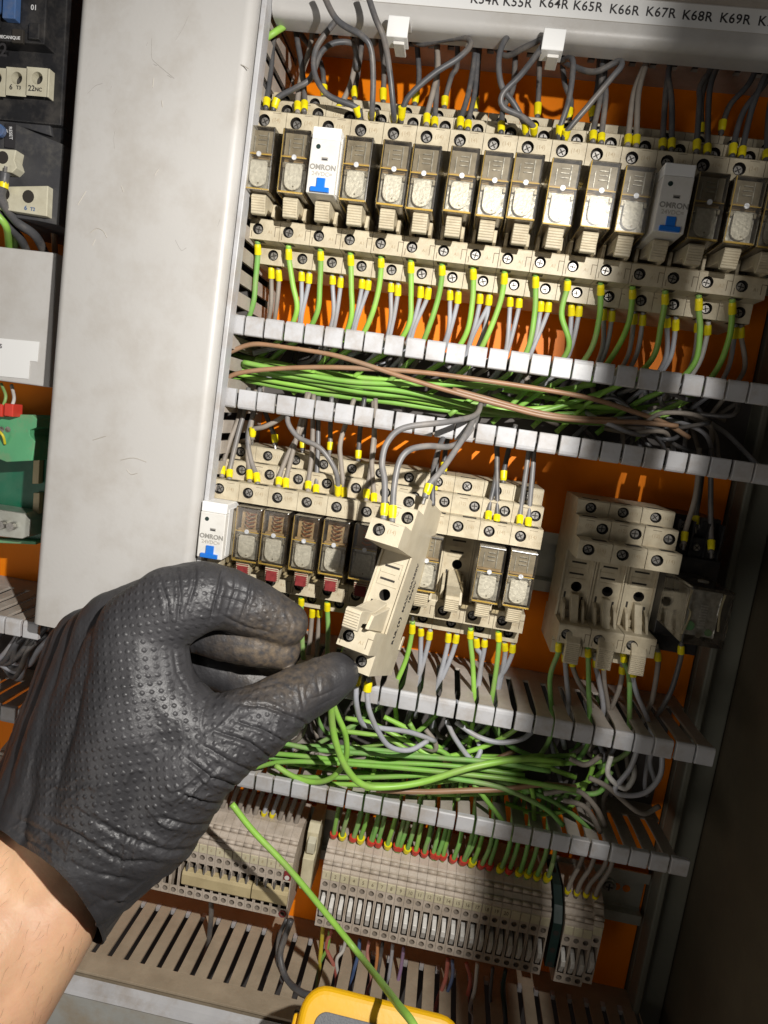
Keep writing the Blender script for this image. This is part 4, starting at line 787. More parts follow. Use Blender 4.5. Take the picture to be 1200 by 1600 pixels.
for i, o in enumerate(TK[:20]): NUMS.append((str(i+1), 3.1, 'seam', o))
for i in range(22):
    x = -59.5-5.15*i
    o = place(tb, x, -8, zc+zt(x)-1.6, f'beige terminal of the left strip, {ORD[i]} from its right end', 'terminal', 'terminals in the left strip')
    TB.append(o); NUMS.append(('8' if i < 9 else '0', 2.6, 'inkcream', o))
def late_terminal_parts():
    for s_, z_, m, o in NUMS: text(s_, z_, (0, -42.62, 10.9), m, parent=o, xs=.85)
    if 1:
        o = TB[0]
        q = MB(); tube(q, [(0+1.9*math.cos(t*math.pi/6), -42.3, -19.6+1.9*math.sin(t*math.pi/6)) for t in range(13)], .42, 'clipred', ns=6, sub=2); q.build('red_ring', o)
        q = MB(); q.box(-1.9, 2.3, -43.2, -42, 3.2, 8.2, 'clipred'); q.cyl((0, -43.3, 4.6), (0, 1, 0), 1.4, .2, 'white', 12); q.build('red_cap', o)
# bridge bars over the left strip
for k, (x0, x1) in enumerate(((-79, -57.5), (-121.5, -79.6))):
    b = empty('bridge_bar', ((x0+x1)/2, -50, zc-7-zt(0)), rot=(0, TILT, 0), label='ochre plastic bridge bar plugged across the left terminals, '+('the short right piece' if k == 0 else 'the long piece'), cat='bridge bar')
    h = (x1-x0)/2; mb = MB(); mb.prism([(2, 2.5), (-1.5, 2), (-2.2, 0), (-2.2, -6), (-1, -7.5), (3, -7.5)], -h, h, 'bar'); mb.build('bar', b, bevel=.3)
    mb = MB(); n = int(2*h/5.15)
    for i in range(n): mb.box(-h+2+5.15*i, -h+3+5.15*i, -1.6, 1.5, 2, 6.5, 'screw')
    mb.build('pins', b)
for (x, lab) in ((-50.6, 'cream end bracket between the left and right terminal strips'),):
    b = empty('end_bracket', (x, -8, zc-1), rot=ROT, label=lab, cat='end bracket')
    mb = MB(); mb.prism([(0, 26), (-20, 26), (-24, 22), (-24, 10), (-29, 8), (-29, -12), (-24, -16), (0, -18)], -3.4, 3.4, 'termcream'); mb.prism([(-24, 20), (-28, 18), (-28, 11), (-24, 10)], -2, 2.8, 'bone'); mb.build('block', b, bevel=.4)
b = empty('earth_terminal', (98.2-2.6, -8, zc-3), rot=ROT, label='dark green earth terminal beside the numbered strip', cat='terminal')
mb = MB(); mb.prism([(0, 20), (-22, 20), (-32, 15), (-37.8, 8), (-37.8, -20), (0, -22)], -2.6, 2.6, 'teal'); mb.build('housing', b, bevel=.4)
for z in (2, -9, -18): q = MB(); q.cyl((0, -37.9, z), (0, 1, 0), 1.6, .4, 'hole', 12); q.build('screw_hole', b)
for i in range(4):
    x = 101.6+5.2*i
    o = place(tk, x, -5, zc-6.2+zt(x)+(.0 if i < 3 else 3), f'beige terminal in the small group by the rail screw, {ORD[i]} from its left', 'terminal', 'terminals in the small right group')
# earth-strip green wires into the right strip
for i in range(24):
    x = -37.3+5.42*i; z = zc+zt(x)+22.5
    for j in range(2 if i in (2, 4, 7, 11, 14) else 1):
        f = 'redf' if i in (0, 2, 4, 5, 7, 9, 10, 11, 12, 13, 14, 16, 17, 19) else 'yellow'
        a = Vector((x+(j-.2)*1.3*(1 if i % 2 else .6), -36, z)); tt = Vector((x+random.uniform(1, 3.5)+j*2, -36-random.uniform(0, 4), z+22)); t3 = tt+Vector((random.uniform(-2, 2), 8, 22)); t4 = t3+Vector((random.uniform(-4, 6), -12, 14))
        wire([a, a.lerp(tt, .33)+Vector((random.uniform(-.6, .6), -1.5, 0)), tt, t3, t4], 'greendusty' if i % 3 or i > 15 else 'green', f'green wire with {"red" if f == "redf" else "yellow"} ferrule above terminal {i+1} of the right strip'+(', the second there' if j else ''), 'green wires above the right terminal strip', r=1.3, fer=f, fl=5.4, fr=2.25)
        if i % 2 == 0 and not j:
            b2 = a+Vector((1.6, 1.5, .5)); wire([b2, b2.lerp(tt, .4), tt+Vector((1.8, 3, 0)), t3+Vector((1, 2, 0))], 'tan', f'thin dusty grey wire beside the green one at terminal {i+1}', 'thin grey wires above the right strip', r=.8, fer=None)
for i in range(15):
    x = -62-5.15*i; z = zc+zt(x)+22
    a = Vector((x, -30, z)); tt = a+Vector((4, 3, 20))
    gy = i in (3, 4)
    wire([a, a.lerp(tt, .4)+Vector((0, -1.2, 0)), tt, tt+Vector((2, 8, 22))], 'grey' if gy else 'tan', (f'grey wire with a yellow ferrule above the left strip, the {"right" if i == 3 else "left"} of the pair' if gy else f'dusty beige-grey wire above the left terminal strip, {ORD[i]} from its right end'), 'wires above the left terminal strip', r=1.5 if not gy else 1.3, fer='yellow' if gy else None, fl=4)
for i in range(4):
    x = 100+5.2*i; a = Vector((x, -36, zc+16)); 
    wire([a, a+Vector((1, -1, 10)), a+Vector((random.uniform(3, 9), 0, 28)), a+Vector((random.uniform(-2, 6), 10, 52)), a+Vector((random.uniform(-6, 2), 4, 66))], 'tan', f'dusty wire above the small terminal group, {ORD[i]} from its left', 'wires above the small terminal group', r=1.3, fer='yellow', fl=4)
# coloured wires leaving the strips downwards into the bottom duct
cw = [('yellowgreen', [(505, 1445), (502, 1480), (498, 1525)], 1.3), ('red', [(519, 1452), (510, 1480), (522, 1510), (526, 1535)], 1.2), ('green', [(515, 1455), (512, 1480), (500, 1505), (496, 1530)], 1.0), ('whitew', [(541, 1465), (536, 1485), (526, 1500), (528, 1530)], 1.1), ('bluew', [(562, 1468), (560, 1490), (552, 1520), (548, 1540)], 1.1),
      ('pink', [(577, 1470), (574, 1490), (580, 1530), (574, 1550)], 1.0), ('orangew', [(590, 1472), (589, 1500), (584, 1540)], 1.1), ('black', [(598, 1472), (594, 1500), (590, 1530), (600, 1555)], 1.1), ('grey', [(614, 1475), (610, 1510), (604, 1550)], 1.1), ('violet', [(631, 1480), (626, 1515), (618, 1552)], 1.1),
      ('red', [(700, 1498), (696, 1530), (685, 1560), (678, 1588)], 1.3), ('bluew', [(707, 1500), (706, 1530), (690, 1575)], 1.1), ('red', [(729, 1505), (735, 1530), (730, 1560)], 1.2), ('whitew', [(746, 1505), (742, 1545), (734, 1575), (740, 1590)], 1.2), ('teal', [(790, 1515), (785, 1550), (790, 1590)], 1.3), ('black', [(770, 1512), (766, 1560), (772, 1590)], 1.1)]
for k, (m, p, r) in enumerate(cw):
    pp = path(pid, p, -32, -30); pp.append(pp[-1]+Vector((1, 4, -25)))
    cn = dict(yellowgreen='yellow', whitew='white', bluew='blue', orangew='orange', teal='dark teal', pink='brownish pink').get(m, m)
    wire(pp, m, f'thin {cn} wire under the right terminal strip, {ORD[k]} from its left', 'coloured wires under the right strip', r=r, fer=None, name=cn.replace(' ', '_')+'_wire')
wire([P(455, 1437, -34), P(445, 1465, -36), P(438, 1495, -40), P(448, 1530, -48), P(470, 1550, -56), P(490, 1556, -60)], 'black', 'thick black cable curving down from the left strip behind the meter', None, r=1.9, fer=None, name='black_cable')
wire([P(448, 1435, -32), P(436, 1465, -34), P(434, 1500, -38), P(440, 1530, -45), P(452, 1545, -52)], 'black', 'second black cable beside the thick one under the left strip', None, r=1.3, fer=None, name='black_cable')
wire([P(330, 1408, -34), P(330, 1430, -34), P(326, 1470, -30), P(320, 1500, -20)], 'black', 'black cable dropping from the left strip into the bottom duct slot', None, r=1.6, fer=None, name='black_cable')
# loose green wire across the front
wire([P(362, 1256, -92), P(395, 1298, -92), P(450, 1356, -92), P(510, 1428, -92), P(560, 1490, -94), P(598, 1538, -128), P(622, 1570, -158), P(648, 1604, -172), P(668, 1660, -176)], 'green', 'long loose green wire crossing diagonally in front of the terminal strips', None, r=1.55, fer=None)
# ------------------------------------------------------------------ multimeter
mm = empty('multimeter', P(568, 1590, -128), rot=(math.radians(-46), math.radians(2), 0), label='yellow handheld multimeter at the bottom edge, only its top showing', cat='multimeter')
def rrect(w, h, r, n=6):
    pts = []
    for cx, cz, a0 in ((w-r, h-r, 0), (-w+r, h-r, 90), (-w+r, -h+r, 180), (w-r, -h+r, 270)):
        pts += [(cx+r*math.cos(math.radians(a0+90*i/n)), cz+r*math.sin(math.radians(a0+90*i/n))) for i in range(n+1)]
    return pts
def plate(mb, pts, y0, y1, m, dz=0, dx=0):
    n = len(pts); mb.add([(x+dx, y0, z+dz) for x, z in pts]+[(x+dx, y1, z+dz) for x, z in pts], [tuple(range(n)), tuple(range(2*n-1, n-1, -1))]+[(i, (i+1) % n, n+(i+1) % n, n+i) for i in range(n)], m)
mb = MB(); plate(mb, rrect(36, 85, 11), -14, 24, 'mmyellow', dz=-77, dx=8); mb.build('yellow_holster', mm, bevel=3.2, seg=4)
mb = MB(); plate(mb, rrect(29.5, 70, 5), -15.2, -13.5, 'mmgrey', dz=-71, dx=9); mb.build('bezel', mm, bevel=.4)
mb = MB(); plate(mb, rrect(24, 20, 2), -15.6, -15.1, 'screen', dz=-30, dx=9); mb.build('screen', mm)
mb = MB(); mb.box(-31.5, -28.2, 2, 22, -140, -3, 'dark'); mb.box(-30.5, -27.8, -8, 8, -140, -4, 'mmyellow'); mb.build('side_grip', mm, bevel=1.2)
# ------------------------------------------------------------------ left column
def pbox(mb, x0, y0, x1, y1, Y0, Y1, m):
    """box whose front face covers the photo rectangle at depth Y0"""
    a = P(x0, y0, Y0); b = P(x1, y1, Y0); c = P(x0, y1, Y0); 
    mb.box(min(a.x, c.x), b.x, Y0, Y1, b.z, a.z, m)
ct = empty('contactor', (-240, 0, 130), label='black contactor with dusty blue tabs at the top left corner', cat='contactor')
def lb(name, par, L_, bevel=.5):
    mb = MB()
    for (X0, X1, Y0, Y1, Z0, Z1, m) in L_: mb.box(X0-par.location.x/S, X1-par.location.x/S, Y0, Y1, Z0-par.location.z/S, Z1-par.location.z/S, m)
    return mb.build(name, par, bevel=bevel)
lb('housing', ct, [(-300, -214, -62, -4, 120, 240, 'dark'), (-300, -219, -70, -61, 152, 240, 'dark'), (-226, -220.5, -72, -69, 153, 160, 'dark'), (-300, -215, -58, -8, 104, 121, 'dark')])
lb('blue_tab', ct, [(-262, -240, -82, -70, 163, 174, 'bluedim')], 1); lb('blue_tab', ct, [(-238, -231.5, -74, -70, 160, 171, 'bluedim')], .4)
lb('black_inset', ct, [(-236, -230.5, -71.5, -70, 174.5, 179, 'hole'), (-234.5, -229, -71.5, -70, 151, 157, 'hole')], .2)
lb('paper_tag', ct, [(-265, -243, -83, -74, 148.5, 157, 'paper')], .3); lb('tag_holder', ct, [(-266, -241.6, -82, -70, 146, 148.3, 'dark'), (-266, -241, -80, -70, 157.4, 162, 'dark')], .3)
text('2', 8, P(5, 79, -83.3)-ct.location/S, 'ink', parent=ct, bold=.1); text('01', 3.2, P(53, 12, -70.3)-ct.location/S, 'inkwhite', parent=ct, bold=.05)
text('TELEMECANIQUE', 1.9, P(8, 58, -80.4)-ct.location/S, 'inkwhite', parent=ct, bold=.03)
mb = MB(); cz = P(40, 123, -66).z
for i, px in enumerate((-6, 26, 58)):
    v = P(px, 123, -66); mb.holed(v.x-5.6, v.x+5.3, v.z-7.8, v.z+5, -66, v.x, v.z+.3, 2.9, 6, 'bone', 'bone')
mb.v = [(a-ct.location.x/S, b, c-ct.location.z/S) for a, b, c in mb.v]
mb.build('terminal_strip', ct)
x58 = P(58, 123, -66)
lb('terminal_strip_side', ct, [(x58.x+5.35, x58.x+6.2, -66, -50, x58.z-7.8, x58.z+5, 'bone')], .2)
for s_, px, py, sz in (('6', 17, 136, 3.4), ('T3', 29, 137, 2.3), ('22', 49, 138, 3.6), ('NC', 60, 140, 2.4)):
    text(s_, sz, P(px, py, -66.2)-ct.location/S, 'ink', parent=ct, bold=.03)
for px in (26, 58):
    v = P(px, 123, -61); q = screw_mesh(r=2.1).build('terminal_screw', ct, loc=v-ct.location/S)
ol = empty('overload_relay', (-240, 0, 90), label='dusty black overload relay with cream terminals and a RESET scale, left edge', cat='overload relay')
mb = MB()
def polyp(pts, Y0, Y1, m, par, name, bevel=.4):
    mb = MB(); w_ = [P(x, y, Y0)-par.location/S for x, y in pts]; n = len(w_)
    mb.add([(v.x, Y0, v.z) for v in w_]+[(v.x, Y1, v.z) for v in w_], [tuple(range(n)), tuple(range(2*n-1, n-1, -1))]+[(i, (i+1) % n, n+(i+1) % n, n+i) for i in range(n)], m)
    return mb.build(name, par, bevel=bevel)
polyp([(-40, 190), (23, 193), (55, 207), (100, 226), (92, 352), (60, 345), (-40, 330)], -62, -6, 'darkgrey', ol, 'housing')
polyp([(-40, 138), (0, 152), (78, 196), (80, 212), (40, 200), (-40, 185)], -60, -30, 'darkgrey', ol, 'sloping_hood')
polyp([(8, 192), (23, 193), (21, 232), (7, 230)], -63, -62.1, 'ink', ol, 'reset_scale', 0)
text('RESET', 2.3, P(16.5, 208, -63.2)-ol.location/S, 'inkwhite', parent=ol, rot=(math.radians(90), math.radians(84), 0), bold=.02); text('A', 2.4, P(10.5, 205, -63.2)-ol.location/S, 'inkwhite', parent=ol)
mb = MB(); v = P(2, 206, -64)-ol.location/S; mb.cyl(v, (0, -1, 0), 3, 2.5, 'bluedim', 16); mb.build('reset_button', ol, bevel=.3)
polyp([(-30, 230), (25, 234), (22, 250), (26, 262), (18, 270), (-30, 262)], -68, -60, 'bone', ol, 'upper_terminal')
mb = MB(); v = P(4, 246, -68.1)-ol.location/S; mb.cyl(v, (0, 1, 0), 3, .5, 'hole', 16); mb.build('screw_hole', ol)
polyp([(-30, 292), (75, 290), (73, 338), (-30, 322)], -66, -58, 'bone', ol, 'lower_terminal')
for px, py in ((44, 307), (6, 303)):
    mb = MB(); v = P(px, py, -66.1)-ol.location/S; mb.cyl(v, (0, 1, 0), 3.1, .5, 'hole', 16); mb.build('screw_hole', ol)
text('6', 3.0, P(40, 325, -66.2)-ol.location/S, 'bluedim', parent=ol, bold=.05); text('T2', 2.3, P(51, 327, -66.2)-ol.location/S, 'bluedim', parent=ol, bold=.05)
wire([P(8, 270, -70), P(6, 285, -70), P(2, 310, -68), P(25, 345, -60), P(55, 368, -50), P(72, 400, -34)], 'black', 'thick black wire with yellow ferrule curving under the overload relay', None, r=2.3, fr=2.2)
wire([P(-20, 300, -66), P(0, 340, -62), P(30, 370, -50), P(45, 400, -34)], 'black', 'second thick black wire behind the first under the overload relay', None, r=2.2, fer=None)
wire([P(-10, 330, -66), P(10, 355, -60), P(14, 390, -40)], 'green', 'green wire left of the black wires under the overload relay', None, r=1.8, fer=None)
wire([P(-10, 318, -62), P(20, 360, -52), P(24, 390, -34)], 'greendusty', 'dull green wire touching the brown one under the overload relay', None, r=1.6, fer=None)
wire([P(24, 358, -40), P(26, 390, -36)], 'brown', 'short brown wire end under the overload relay', None, r=1.8, fer=None)
wire([P(84, 355, -36), P(86, 400, -30)], 'brown', 'bare copper-coloured wire beside the edge of the grey cover', None, r=1.6, fer=None)
# grey box with paper labels
gb = empty('control_box', (-240, 0, 25), label='grey metal box with two white paper labels at the left edge', cat='box')
lb('case', gb, [(-330, -214.3, -60, -4, -8, 60, 'panel')], .8)
lb('hinge_tab', gb, [(-214.2, -212.4, -52, -40, 46, 56, 'rail'), (-214.2, -212.6, -56, -44, -6, 4, 'rail')], .3)
polyp([(-60, 523), (61, 534), (58, 565), (-60, 552)], -60.35, -60.05, 'paper', gb, 'paper_label', 0); polyp([(-60, 553), (46, 562), (44, 592), (-60, 582)], -60.4, -60.06, 'paper', gb, 'paper_label', 0)
text('S', 3.2, P(1, 541, -60.6)-gb.location/S, 'ink', parent=gb, bold=.04)
# green interface module
gm = empty('interface_module', (-240, 0, -60), label='green interface module with pale green terminals and a grey plug, left edge', cat='module')
lb('carrier', gm, [(-330, -215, -30, -4, -100, -30, 'deepgreen')], .6)
polyp([(-60, 645), (50, 648), (58, 655), (57, 668), (46, 672), (46, 680), (55, 690), (50, 720), (10, 722), (0, 718), (-60, 716)], -52, -30, 'mintgreen', gm, 'terminal_row')
for px in (2, 12):
    mb = MB(); v = P(px, 671, -52.3)-gm.location/S; mb.cyl(v, (0, 1, 0), 1.6, .5, 'screw', 12); mb.build('terminal_screw', gm)
polyp([(-40, 790), (38, 802), (48, 812), (46, 838), (34, 842), (-40, 834)], -44, -30, 'rail', gm, 'grey_plug')
for px, py in ((20, 822), (5, 820)):
    mb = MB(); v = P(px, py, -44.2)-gm.location/S; mb.cyl(v, (0, -1, 0), 2.3, 2.5, 'screw', 14); mb.build('thumb_screw', gm)
polyp([(-60, 838), (56, 846), (56, 851), (-60, 846)], -36, -30, 'mintgreen', gm, 'lower_edge')
for y in (738, 792): polyp([(52, y-22), (62, y-22), (60, y+18), (50, y+18)], -34, -30, 'bar', gm, 'brass_foot')
for k, px in enumerate((4, 21)):
    t = MB(); v = P(px, 641, -54); t.box(-2.6, 2.6, -4, 4, -3.4, 3.4, 'redf'); o = t.build('red_plug', bevel=.5, loc=v); tag(o, f'{["left", "right"][k]} small red plug on the green interface module', 'plug', 'red plugs on the green module')
wire([P(2, 640, -56), P(9, 620, -56), P(2, 600, -50)], 'greendusty', 'thin green wire arching into the left red plug', None, r=.8, fer=None)
wire([P(18, 636, -56), P(22, 622, -52), P(18, 602, -46)], 'whitew', 'thin white wire going up from the right red plug', None, r=.9, fer=None)
wire([P(-8, 668, -55), P(4, 680, -56), P(8, 694, -53)], 'yellowgreen', 'thin yellow wire poking into the pale green terminals', None, r=.7, fer=None)
# left ducts
duct('wire_duct', -330, -209.2, -134.5, -196, 'grey slotted wire duct at the left edge, holding black cables')
for k in range(16):
    x0 = -212-random.uniform(0, 44); m = 'black' if k % 3 else 'grey'
    wire([(x0, -46, -142-random.uniform(0, 8)), (x0-random.uniform(4, 14), -44-random.uniform(0, 6), -158), (x0-random.uniform(16, 30), -38, -172-random.uniform(0, 14)), (x0-40, -30, -180)], m, f'{"black" if k % 3 else "grey"} cable lying in the left edge duct', f'{"black" if k % 3 else "grey"} cables in the left edge duct', r=1.7, fer=None, name=('black' if k % 3 else 'grey')+'_cable')
for i in range(8):
    x = -208-5.15*i
    o = place(tb, x, -8, -252, f'beige terminal at the far left edge beside the gloved wrist, {ORD[i]} from its right', 'terminal', 'terminals at the far left edge')
cb = MB(); a = P(30, 1600, -40); cb.box(-40, 8, -20, 20, -40, 6, 'bone'); cb.box(-6, 3, -24, -20, -3, 3, 'white'); tag(cb.build('plastic_module', bevel=1, loc=a), 'cream plastic module in the bottom left corner under the forearm', 'module')
late_terminal_parts()
# ------------------------------------------------------------------ gloved hand
def ball_cloud(chains, name, voxel, smooth_it, fac=.5):
    vs, fs = [], []
    bm = bmesh.new(); bmesh.ops.create_icosphere(bm, subdivisions=3, radius=1.0)
    sv = np.array([v.co for v in bm.verts]); sf = [[v.index for v in f.verts] for f in bm.faces]; bm.free()
    for ch in chains:
        pts = [(P(a, b, c), r) for a, b, c, r in ch]
        for (p, r), (q, s) in zip(pts, pts[1:]):
            n = max(2, int((q-p).length/(min(r, s)*.22)))
            for i in range(n+1):
                t = i/n; c = p.lerp(q, t); rr = r+(s-r)*t; o = len(vs)
                vs += [(c.x+a*rr, c.y+b*rr, c.z+d*rr) for a, b, d in sv]; fs += [[k+o for k in f] for f in sf]
    me = bpy.data.meshes.new(name); me.from_pydata([(a*S, b*S, c*S) for a, b, c in vs], [], fs)
    o = bpy.data.objects.new(name, me); COL.objects.link(o)
    m = o.modifiers.new('r', 'REMESH'); m.mode = 'VOXEL'; m.voxel_size = voxel*S; m.use_smooth_shade = True
    m = o.modifiers.new('s', 'SMOOTH'); m.iterations = smooth_it; m.factor = fac
    ev = o.evaluated_get(bpy.context.evaluated_depsgraph_get()); out = bpy.data.meshes.new_from_object(ev)
    bpy.data.objects.remove(o); bpy.data.meshes.remove(me); return out
HAND = [
 [(40, 1350, -150, 23), (60, 1320, -150, 23), (110, 1150, -128, 21), (138, 1000, -112, 15)],
 [(105, 1400, -156, 23), (120, 1370, -156, 24), (150, 1180, -146, 23), (185, 985, -134, 17)],
 [(75, 1375, -152, 25), (170, 1300, -160, 24), (215, 1130, -158, 21), (222, 985, -150, 17)],
 [(160, 1340, -158, 22), (235, 1270, -158, 22), (290, 1190, -156, 20.5)],
 [(60, 1290, -135, 22), (90, 1150, -112, 18), (112, 1035, -96, 14)],
 [(110, 1250, -142, 24), (170, 1090, -141, 21)], [(80, 1230, -128, 21), (130, 1060, -120, 17)], [(85, 1330, -152, 24), (130, 1150, -140, 22), (162, 1000, -125, 16.5)], [(60, 1300, -143, 22), (100, 1140, -122, 19.5), (125, 1015, -105, 15.5)], [(60, 1290, -136, 22), (75, 1180, -118, 18)], [(150, 1200, -150, 22), (205, 1020, -146, 18)], [(95, 1290, -146, 24), (100, 1200, -134, 21), (118, 1110, -126, 18)], [(62, 1240, -128, 20), (92, 1120, -112, 17)], [(150, 1270, -156, 24), (165, 1120, -146, 20)], [(190, 1250, -152, 24), (250, 1150, -155, 20)],
 [(222, 985, -150, 17), (268, 948, -147, 16), (312, 932, -142, 14.2), (350, 934, -136, 12.4), (400, 952, -130, 11.4), (446, 974, -124, 9.6)],
 [(185, 985, -134, 17), (235, 955, -128, 14.5), (300, 972, -126, 11.5), (345, 994, -127, 10.0), (400, 1004, -126, 10.2), (438, 1014, -122, 8.6)],
 [(138, 1000, -112, 15), (215, 985, -104, 13), (280, 1010, -108, 12), (330, 1038, -113, 10.5), (385, 1058, -112, 10), (425, 1066, -108, 9.5)],
 [(112, 1035, -96, 14), (190, 1040, -88, 11), (260, 1070, -84, 9), (330, 1090, -82, 8)],
 [(235, 1270, -158, 22), (290, 1190, -156, 20.5), (345, 1155, -152, 17), (405, 1125, -144, 14.2), (458, 1090, -132, 12), (502, 1068, -121, 11.2), (526, 1054, -116, 9.6)],
 [(225, 1010, -152, 16), (240, 1090, -156, 16.5), (300, 1150, -154, 17)]]
gme = ball_cloud(HAND, 'glove', .5, 52)
n = len(gme.vertices); co = np.empty(n*3); gme.vertices.foreach_get('co', co); co = co.reshape(-1, 3)
nr = np.empty(n*3); gme.vertices.foreach_get('normal', nr); nr = nr.reshape(-1, 3)
def hp(px, py, Y): return np.array(P(px, py, Y))*S
mm_ = co/S
# raised diamond grip pattern on the back of the hand
u = (mm_[:, 0]*.93+mm_[:, 2]*.36)/3.1; v = (-mm_[:, 0]*.36+mm_[:, 2]*.93)/3.1
warp = .35*np.sin(u*.5+v*.3)+.25*np.sin(v*.45)
pat = np.clip(np.cos(2*np.pi*(u+v*.5+warp)/1.0)*np.cos(2*np.pi*(v-.3*warp)/1.0), -.2, 1)**1
pat = np.maximum(np.cos(2*np.pi*(u+warp))+np.cos(2*np.pi*(v-warp))-.4, 0)/1.6
def fall(c, r0, r1):
    d = np.linalg.norm(co-c, axis=1)/S; return np.clip((r1-d)/(r1-r0), 0, 1)
mask = np.maximum.reduce([fall(hp(180, 1180, -175), 32, 52), fall(hp(260, 1100, -170), 22, 40), fall(hp(400, 1130, -155), 8, 26), fall(hp(230, 960, -160), 8, 28)*.6, fall(hp(400, 960, -140), 5, 22)*.25])
disp = 0*pat*mask
# stretched folds: families of ridges, each round a joint
def folds(c, direction, wl, amp, r0, r1, seed, bend=.0):
    d = np.array(direction, float); d /= np.linalg.norm(d)
    rel = (co-c)/S; s = rel@d; pr = np.cross(d, [0, 1, 0]); t = rel@pr
    ph = s/wl+bend*t*t/wl+.9*np.sin(t*.13+seed)+.5*np.sin(t*.31+seed*2.1)
    rid = (1-np.abs(np.sin(np.pi*ph)))**3
    gate = .45+.55*np.sin(t*.17+s*.23+seed*1.7)
    return .55*amp*rid*np.clip(gate, 0, 1)*fall(c, r0, r1)
dirv = lambda a, b: np.array(P(*b, -150)-P(*a, -150))
disp -= folds(hp(345, 925, -150), dirv((300, 930), (400, 940)), 9, .9, 6, 16, .3)
disp += folds(hp(290, 950, -160), dirv((240, 980), (320, 930)), 4.5, .7, 6, 26, 1.3)
disp -= folds(hp(342, 930, -150), dirv((300, 915), (390, 945)), 14, 1.3, 9, 18, .05)
disp += folds(hp(385, 945, -145), dirv((340, 930), (430, 960)), 5.5, .6, 5, 20, 3.3)
disp += folds(hp(450, 1105, -145), dirv((380, 1150), (520, 1060)), 8, 1.1, 8, 26, 2.1)
disp -= folds(hp(490, 1080, -135), dirv((450, 1100), (520, 1060)), 9, .9, 6, 14, .9)
disp += folds(hp(350, 1190, -160), dirv((420, 1090), (330, 1260)), 9.5, 1.9, 14, 36, .7, .01)
disp += folds(hp(270, 1290, -170), dirv((230, 1200), (260, 1360)), 12, 1.9, 16, 46, 1.9, -.004)
disp += folds(hp(130, 1350, -175), dirv((180, 1280), (80, 1420)), 15, 1.7, 14, 50, 2.7, .003)
disp += folds(hp(50, 1280, -170), dirv((140, 1240), (30, 1370)), 17, 1.2, 10, 40, .2)
disp -= folds(hp(380, 1010, -118), dirv((320, 990), (440, 1020)), 9, .7, 8, 20, 4.1)
disp -= folds(hp(330, 1040, -104), dirv((290, 1030), (380, 1060)), 6, .6, 8, 18, 3.1)
# palm-web pull lines
rng = np.random.RandomState(3)
for _ in range(40):
    k = rng.normal(size=3)*.25; disp += .02*np.sin(mm_@k*2+rng.rand()*6)
cx_ = mm_[:, 0]*e_[0]+(mm_[:, 1]+DIST)*n_[0]-mm_[:, 2]*d_[0]; cy_ = mm_[:, 0]*e_[1]+(mm_[:, 1]+DIST)*n_[1]-mm_[:, 2]*d_[1]; cz_ = mm_[:, 0]*e_[2]+(mm_[:, 1]+DIST)*n_[2]-mm_[:, 2]*d_[2]
sx_ = 600+F_*cx_/cz_; sy_ = 800+F_*cy_/cz_
facing = np.clip(-nr[:, 1]*1.5+.3, 0, 1)
def crease(pts, a, w_, ridge=.5):
    best = np.full(n, 1e9); tt = np.zeros(n); L_ = len(pts)-1
    for k in range(L_):
        p = np.array(pts[k], float); q = np.array(pts[k+1], float); d = q-p; t = np.clip(((sx_-p[0])*d[0]+(sy_-p[1])*d[1])/(d@d), 0, 1)
        D = np.hypot(sx_-p[0]-t*d[0], sy_-p[1]-t*d[1]); m_ = D < best; best[m_] = D[m_]; tt[m_] = (k+t[m_])/L_
    taper = np.clip(np.sin(np.pi*np.clip(tt, .04, .96))*1.6, 0, 1)
    return .8*facing*taper*a*(-np.exp(-(best/w_)**2)+ridge*np.exp(-((best-2.3*w_)/(1.3*w_))**2))
for pts, a, w_ in (([(350, 876), (342, 920), (328, 972)], 1.5, 2.6), ([(392, 902), (388, 935), (372, 976)], .8, 2.2), ([(306, 876), (304, 915), (288, 962)], .7, 2.4), ([(276, 884), (282, 930), (276, 985)], .6, 2.4), ([(246, 896), (262, 940), (266, 1000)], .5, 2.4),
    ([(365, 880), (368, 920), (352, 968)], .6, 2), ([(335, 955), (380, 978), (430, 990)], .5, 2.2), ([(362, 1100), (415, 1104), (470, 1126), (488, 1140)], .9, 2.6), ([(360, 1125), (410, 1140), (455, 1165)], .9, 2.6), ([(330, 1140), (390, 1160), (432, 1192)], 1.1, 3), ([(310, 1160), (360, 1190), (412, 1215)], .8, 3),
    ([(285, 1180), (330, 1215), (400, 1238)], 1.2, 3), ([(275, 1235), (325, 1255), (385, 1258)], 1.1, 3.2), ([(240, 1275), (300, 1290), (355, 1285)], .9, 3.4), ([(120, 1262), (180, 1300), (260, 1330), (330, 1325)], 1.0, 4.5), ([(60, 1275), (120, 1305), (190, 1345), (270, 1350)], 1.1, 4.5), ([(95, 1340), (150, 1365), (220, 1378)], 1.0, 4), ([(120, 1385), (165, 1405), (205, 1412)], .9, 3.5), ([(20, 1275), (70, 1300), (110, 1340)], .8, 4),
    ([(497, 1022), (494, 1050), (500, 1090)], .5, 2.2), ([(470, 1040), (468, 1075), (475, 1115)], .5, 2.4), ([(292, 1000), (296, 1040), (312, 1072)], .8, 2.4), ([(270, 1010), (276, 1050), (300, 1090)], .5, 2.4), ([(330, 1085), (390, 1080), (450, 1062)], .5, 2.4), ([(445, 955), (455, 975), (450, 995)], .4, 2)):
    disp += crease(pts, a, w_)
Ac = P(-2, 1306, -158); Bc = P(154, 1472, -158); Mc = P(104, 1372, -181); ax_ = (Bc-Ac).cross(Mc-Ac).normalized()
if ax_.dot(P(250, 1200, -160)-Mc) < 0: ax_ = -ax_
disp *= np.clip(((mm_-np.array(Mc))@np.array(ax_))/9, 0, 1)
co2 = co+nr*disp[:, None]*S
gme.vertices.foreach_set('co', co2.ravel())
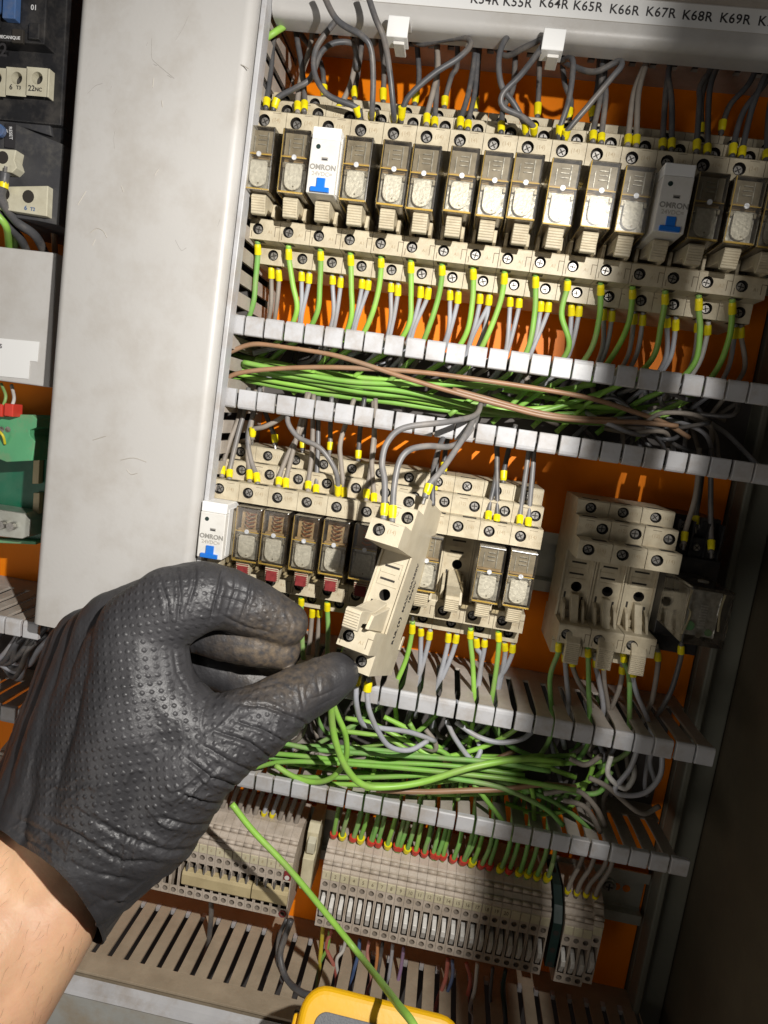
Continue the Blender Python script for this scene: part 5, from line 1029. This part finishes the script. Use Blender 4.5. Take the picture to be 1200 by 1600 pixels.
# cut the glove at the cuff and keep it as a thin shell
bm = bmesh.new(); bm.from_mesh(gme)
A = P(-2, 1306, -158); B = P(154, 1472, -158); mid = P(104, 1372, -181)
axis = (B-A).cross(mid-A).normalized()
if axis.dot(P(250, 1200, -160)-mid) < 0: axis = -axis
bmesh.ops.bisect_plane(bm, geom=bm.verts[:]+bm.edges[:]+bm.faces[:], plane_co=(mid*S), plane_no=axis, clear_inner=True)
# loosen the rim a little
cutd = axis
for v_ in bm.verts:
    d = (v_.co/S-mid).dot(axis)
    if d < 9: v_.co += v_.normal*(.9*(1-d/9)**2*S)
    if d < 1.6: v_.co += v_.normal*(.35*S)
bm.to_mesh(gme); bm.free()
for p in gme.polygons: p.use_smooth = True
gme.materials.clear(); gme.materials.append(M_['glove'])
ARM = [[(-190, 1500, -185, 36), (-60, 1440, -172, 29), (20, 1370, -158, 22), (60, 1310, -145, 15)], [(-150, 1650, -195, 34), (-20, 1545, -178, 27), (60, 1440, -162, 23.5), (110, 1370, -154, 16)], [(-170, 1570, -188, 36), (-40, 1490, -176, 30), (40, 1410, -160, 24), (110, 1290, -150, 15)]]
ame = ball_cloud(ARM, 'person', 1.4, 12)
ame.materials.clear(); ame.materials.append(M_['skin'])
for p in ame.polygons: p.use_smooth = True
per = bpy.data.objects.new('person', ame); COL.objects.link(per); tag(per, 'person reaching in from the lower left, bare forearm and black gloved left hand', 'person')
go = bpy.data.objects.new('glove', gme); COL.objects.link(go); go.parent = per; go['label'] = 'black textured disposable glove, brown grime on the fingertips'
sd = go.modifiers.new('s', 'SOLIDIFY'); sd.thickness = .0005; sd.offset = 0
# fine hairs on the forearm
rngh = random.Random(5); hb = MB(); vv = ame.vertices; tries = 0; made = 0
while made < 420 and tries < 20000:
    tries += 1; v_ = vv[rngh.randrange(len(vv))]; p = v_.co/S
    if v_.normal.y > -.15: continue
    if (p-Mc).dot(ax_) > -2: continue
    nn_ = v_.normal.copy(); al = (ax_*-1+Vector((rngh.uniform(-.5, .5), 0, rngh.uniform(-.9, -.2)))).normalized(); al = (al-nn_*al.dot(nn_)).normalized(); L_ = rngh.uniform(2.5, 6)
    tube(hb, [p-nn_*.2, p+al*L_*.5+nn_*L_*.16+al.cross(nn_)*rngh.uniform(-.5, .5), p+al*L_+nn_*L_*.12+al.cross(nn_)*rngh.uniform(-1.6, 1.6)], lambda t: .045*(1-.8*t), 'hair', ns=3, sub=2, cap=False); made += 1
hb.build('arm_hair', per)
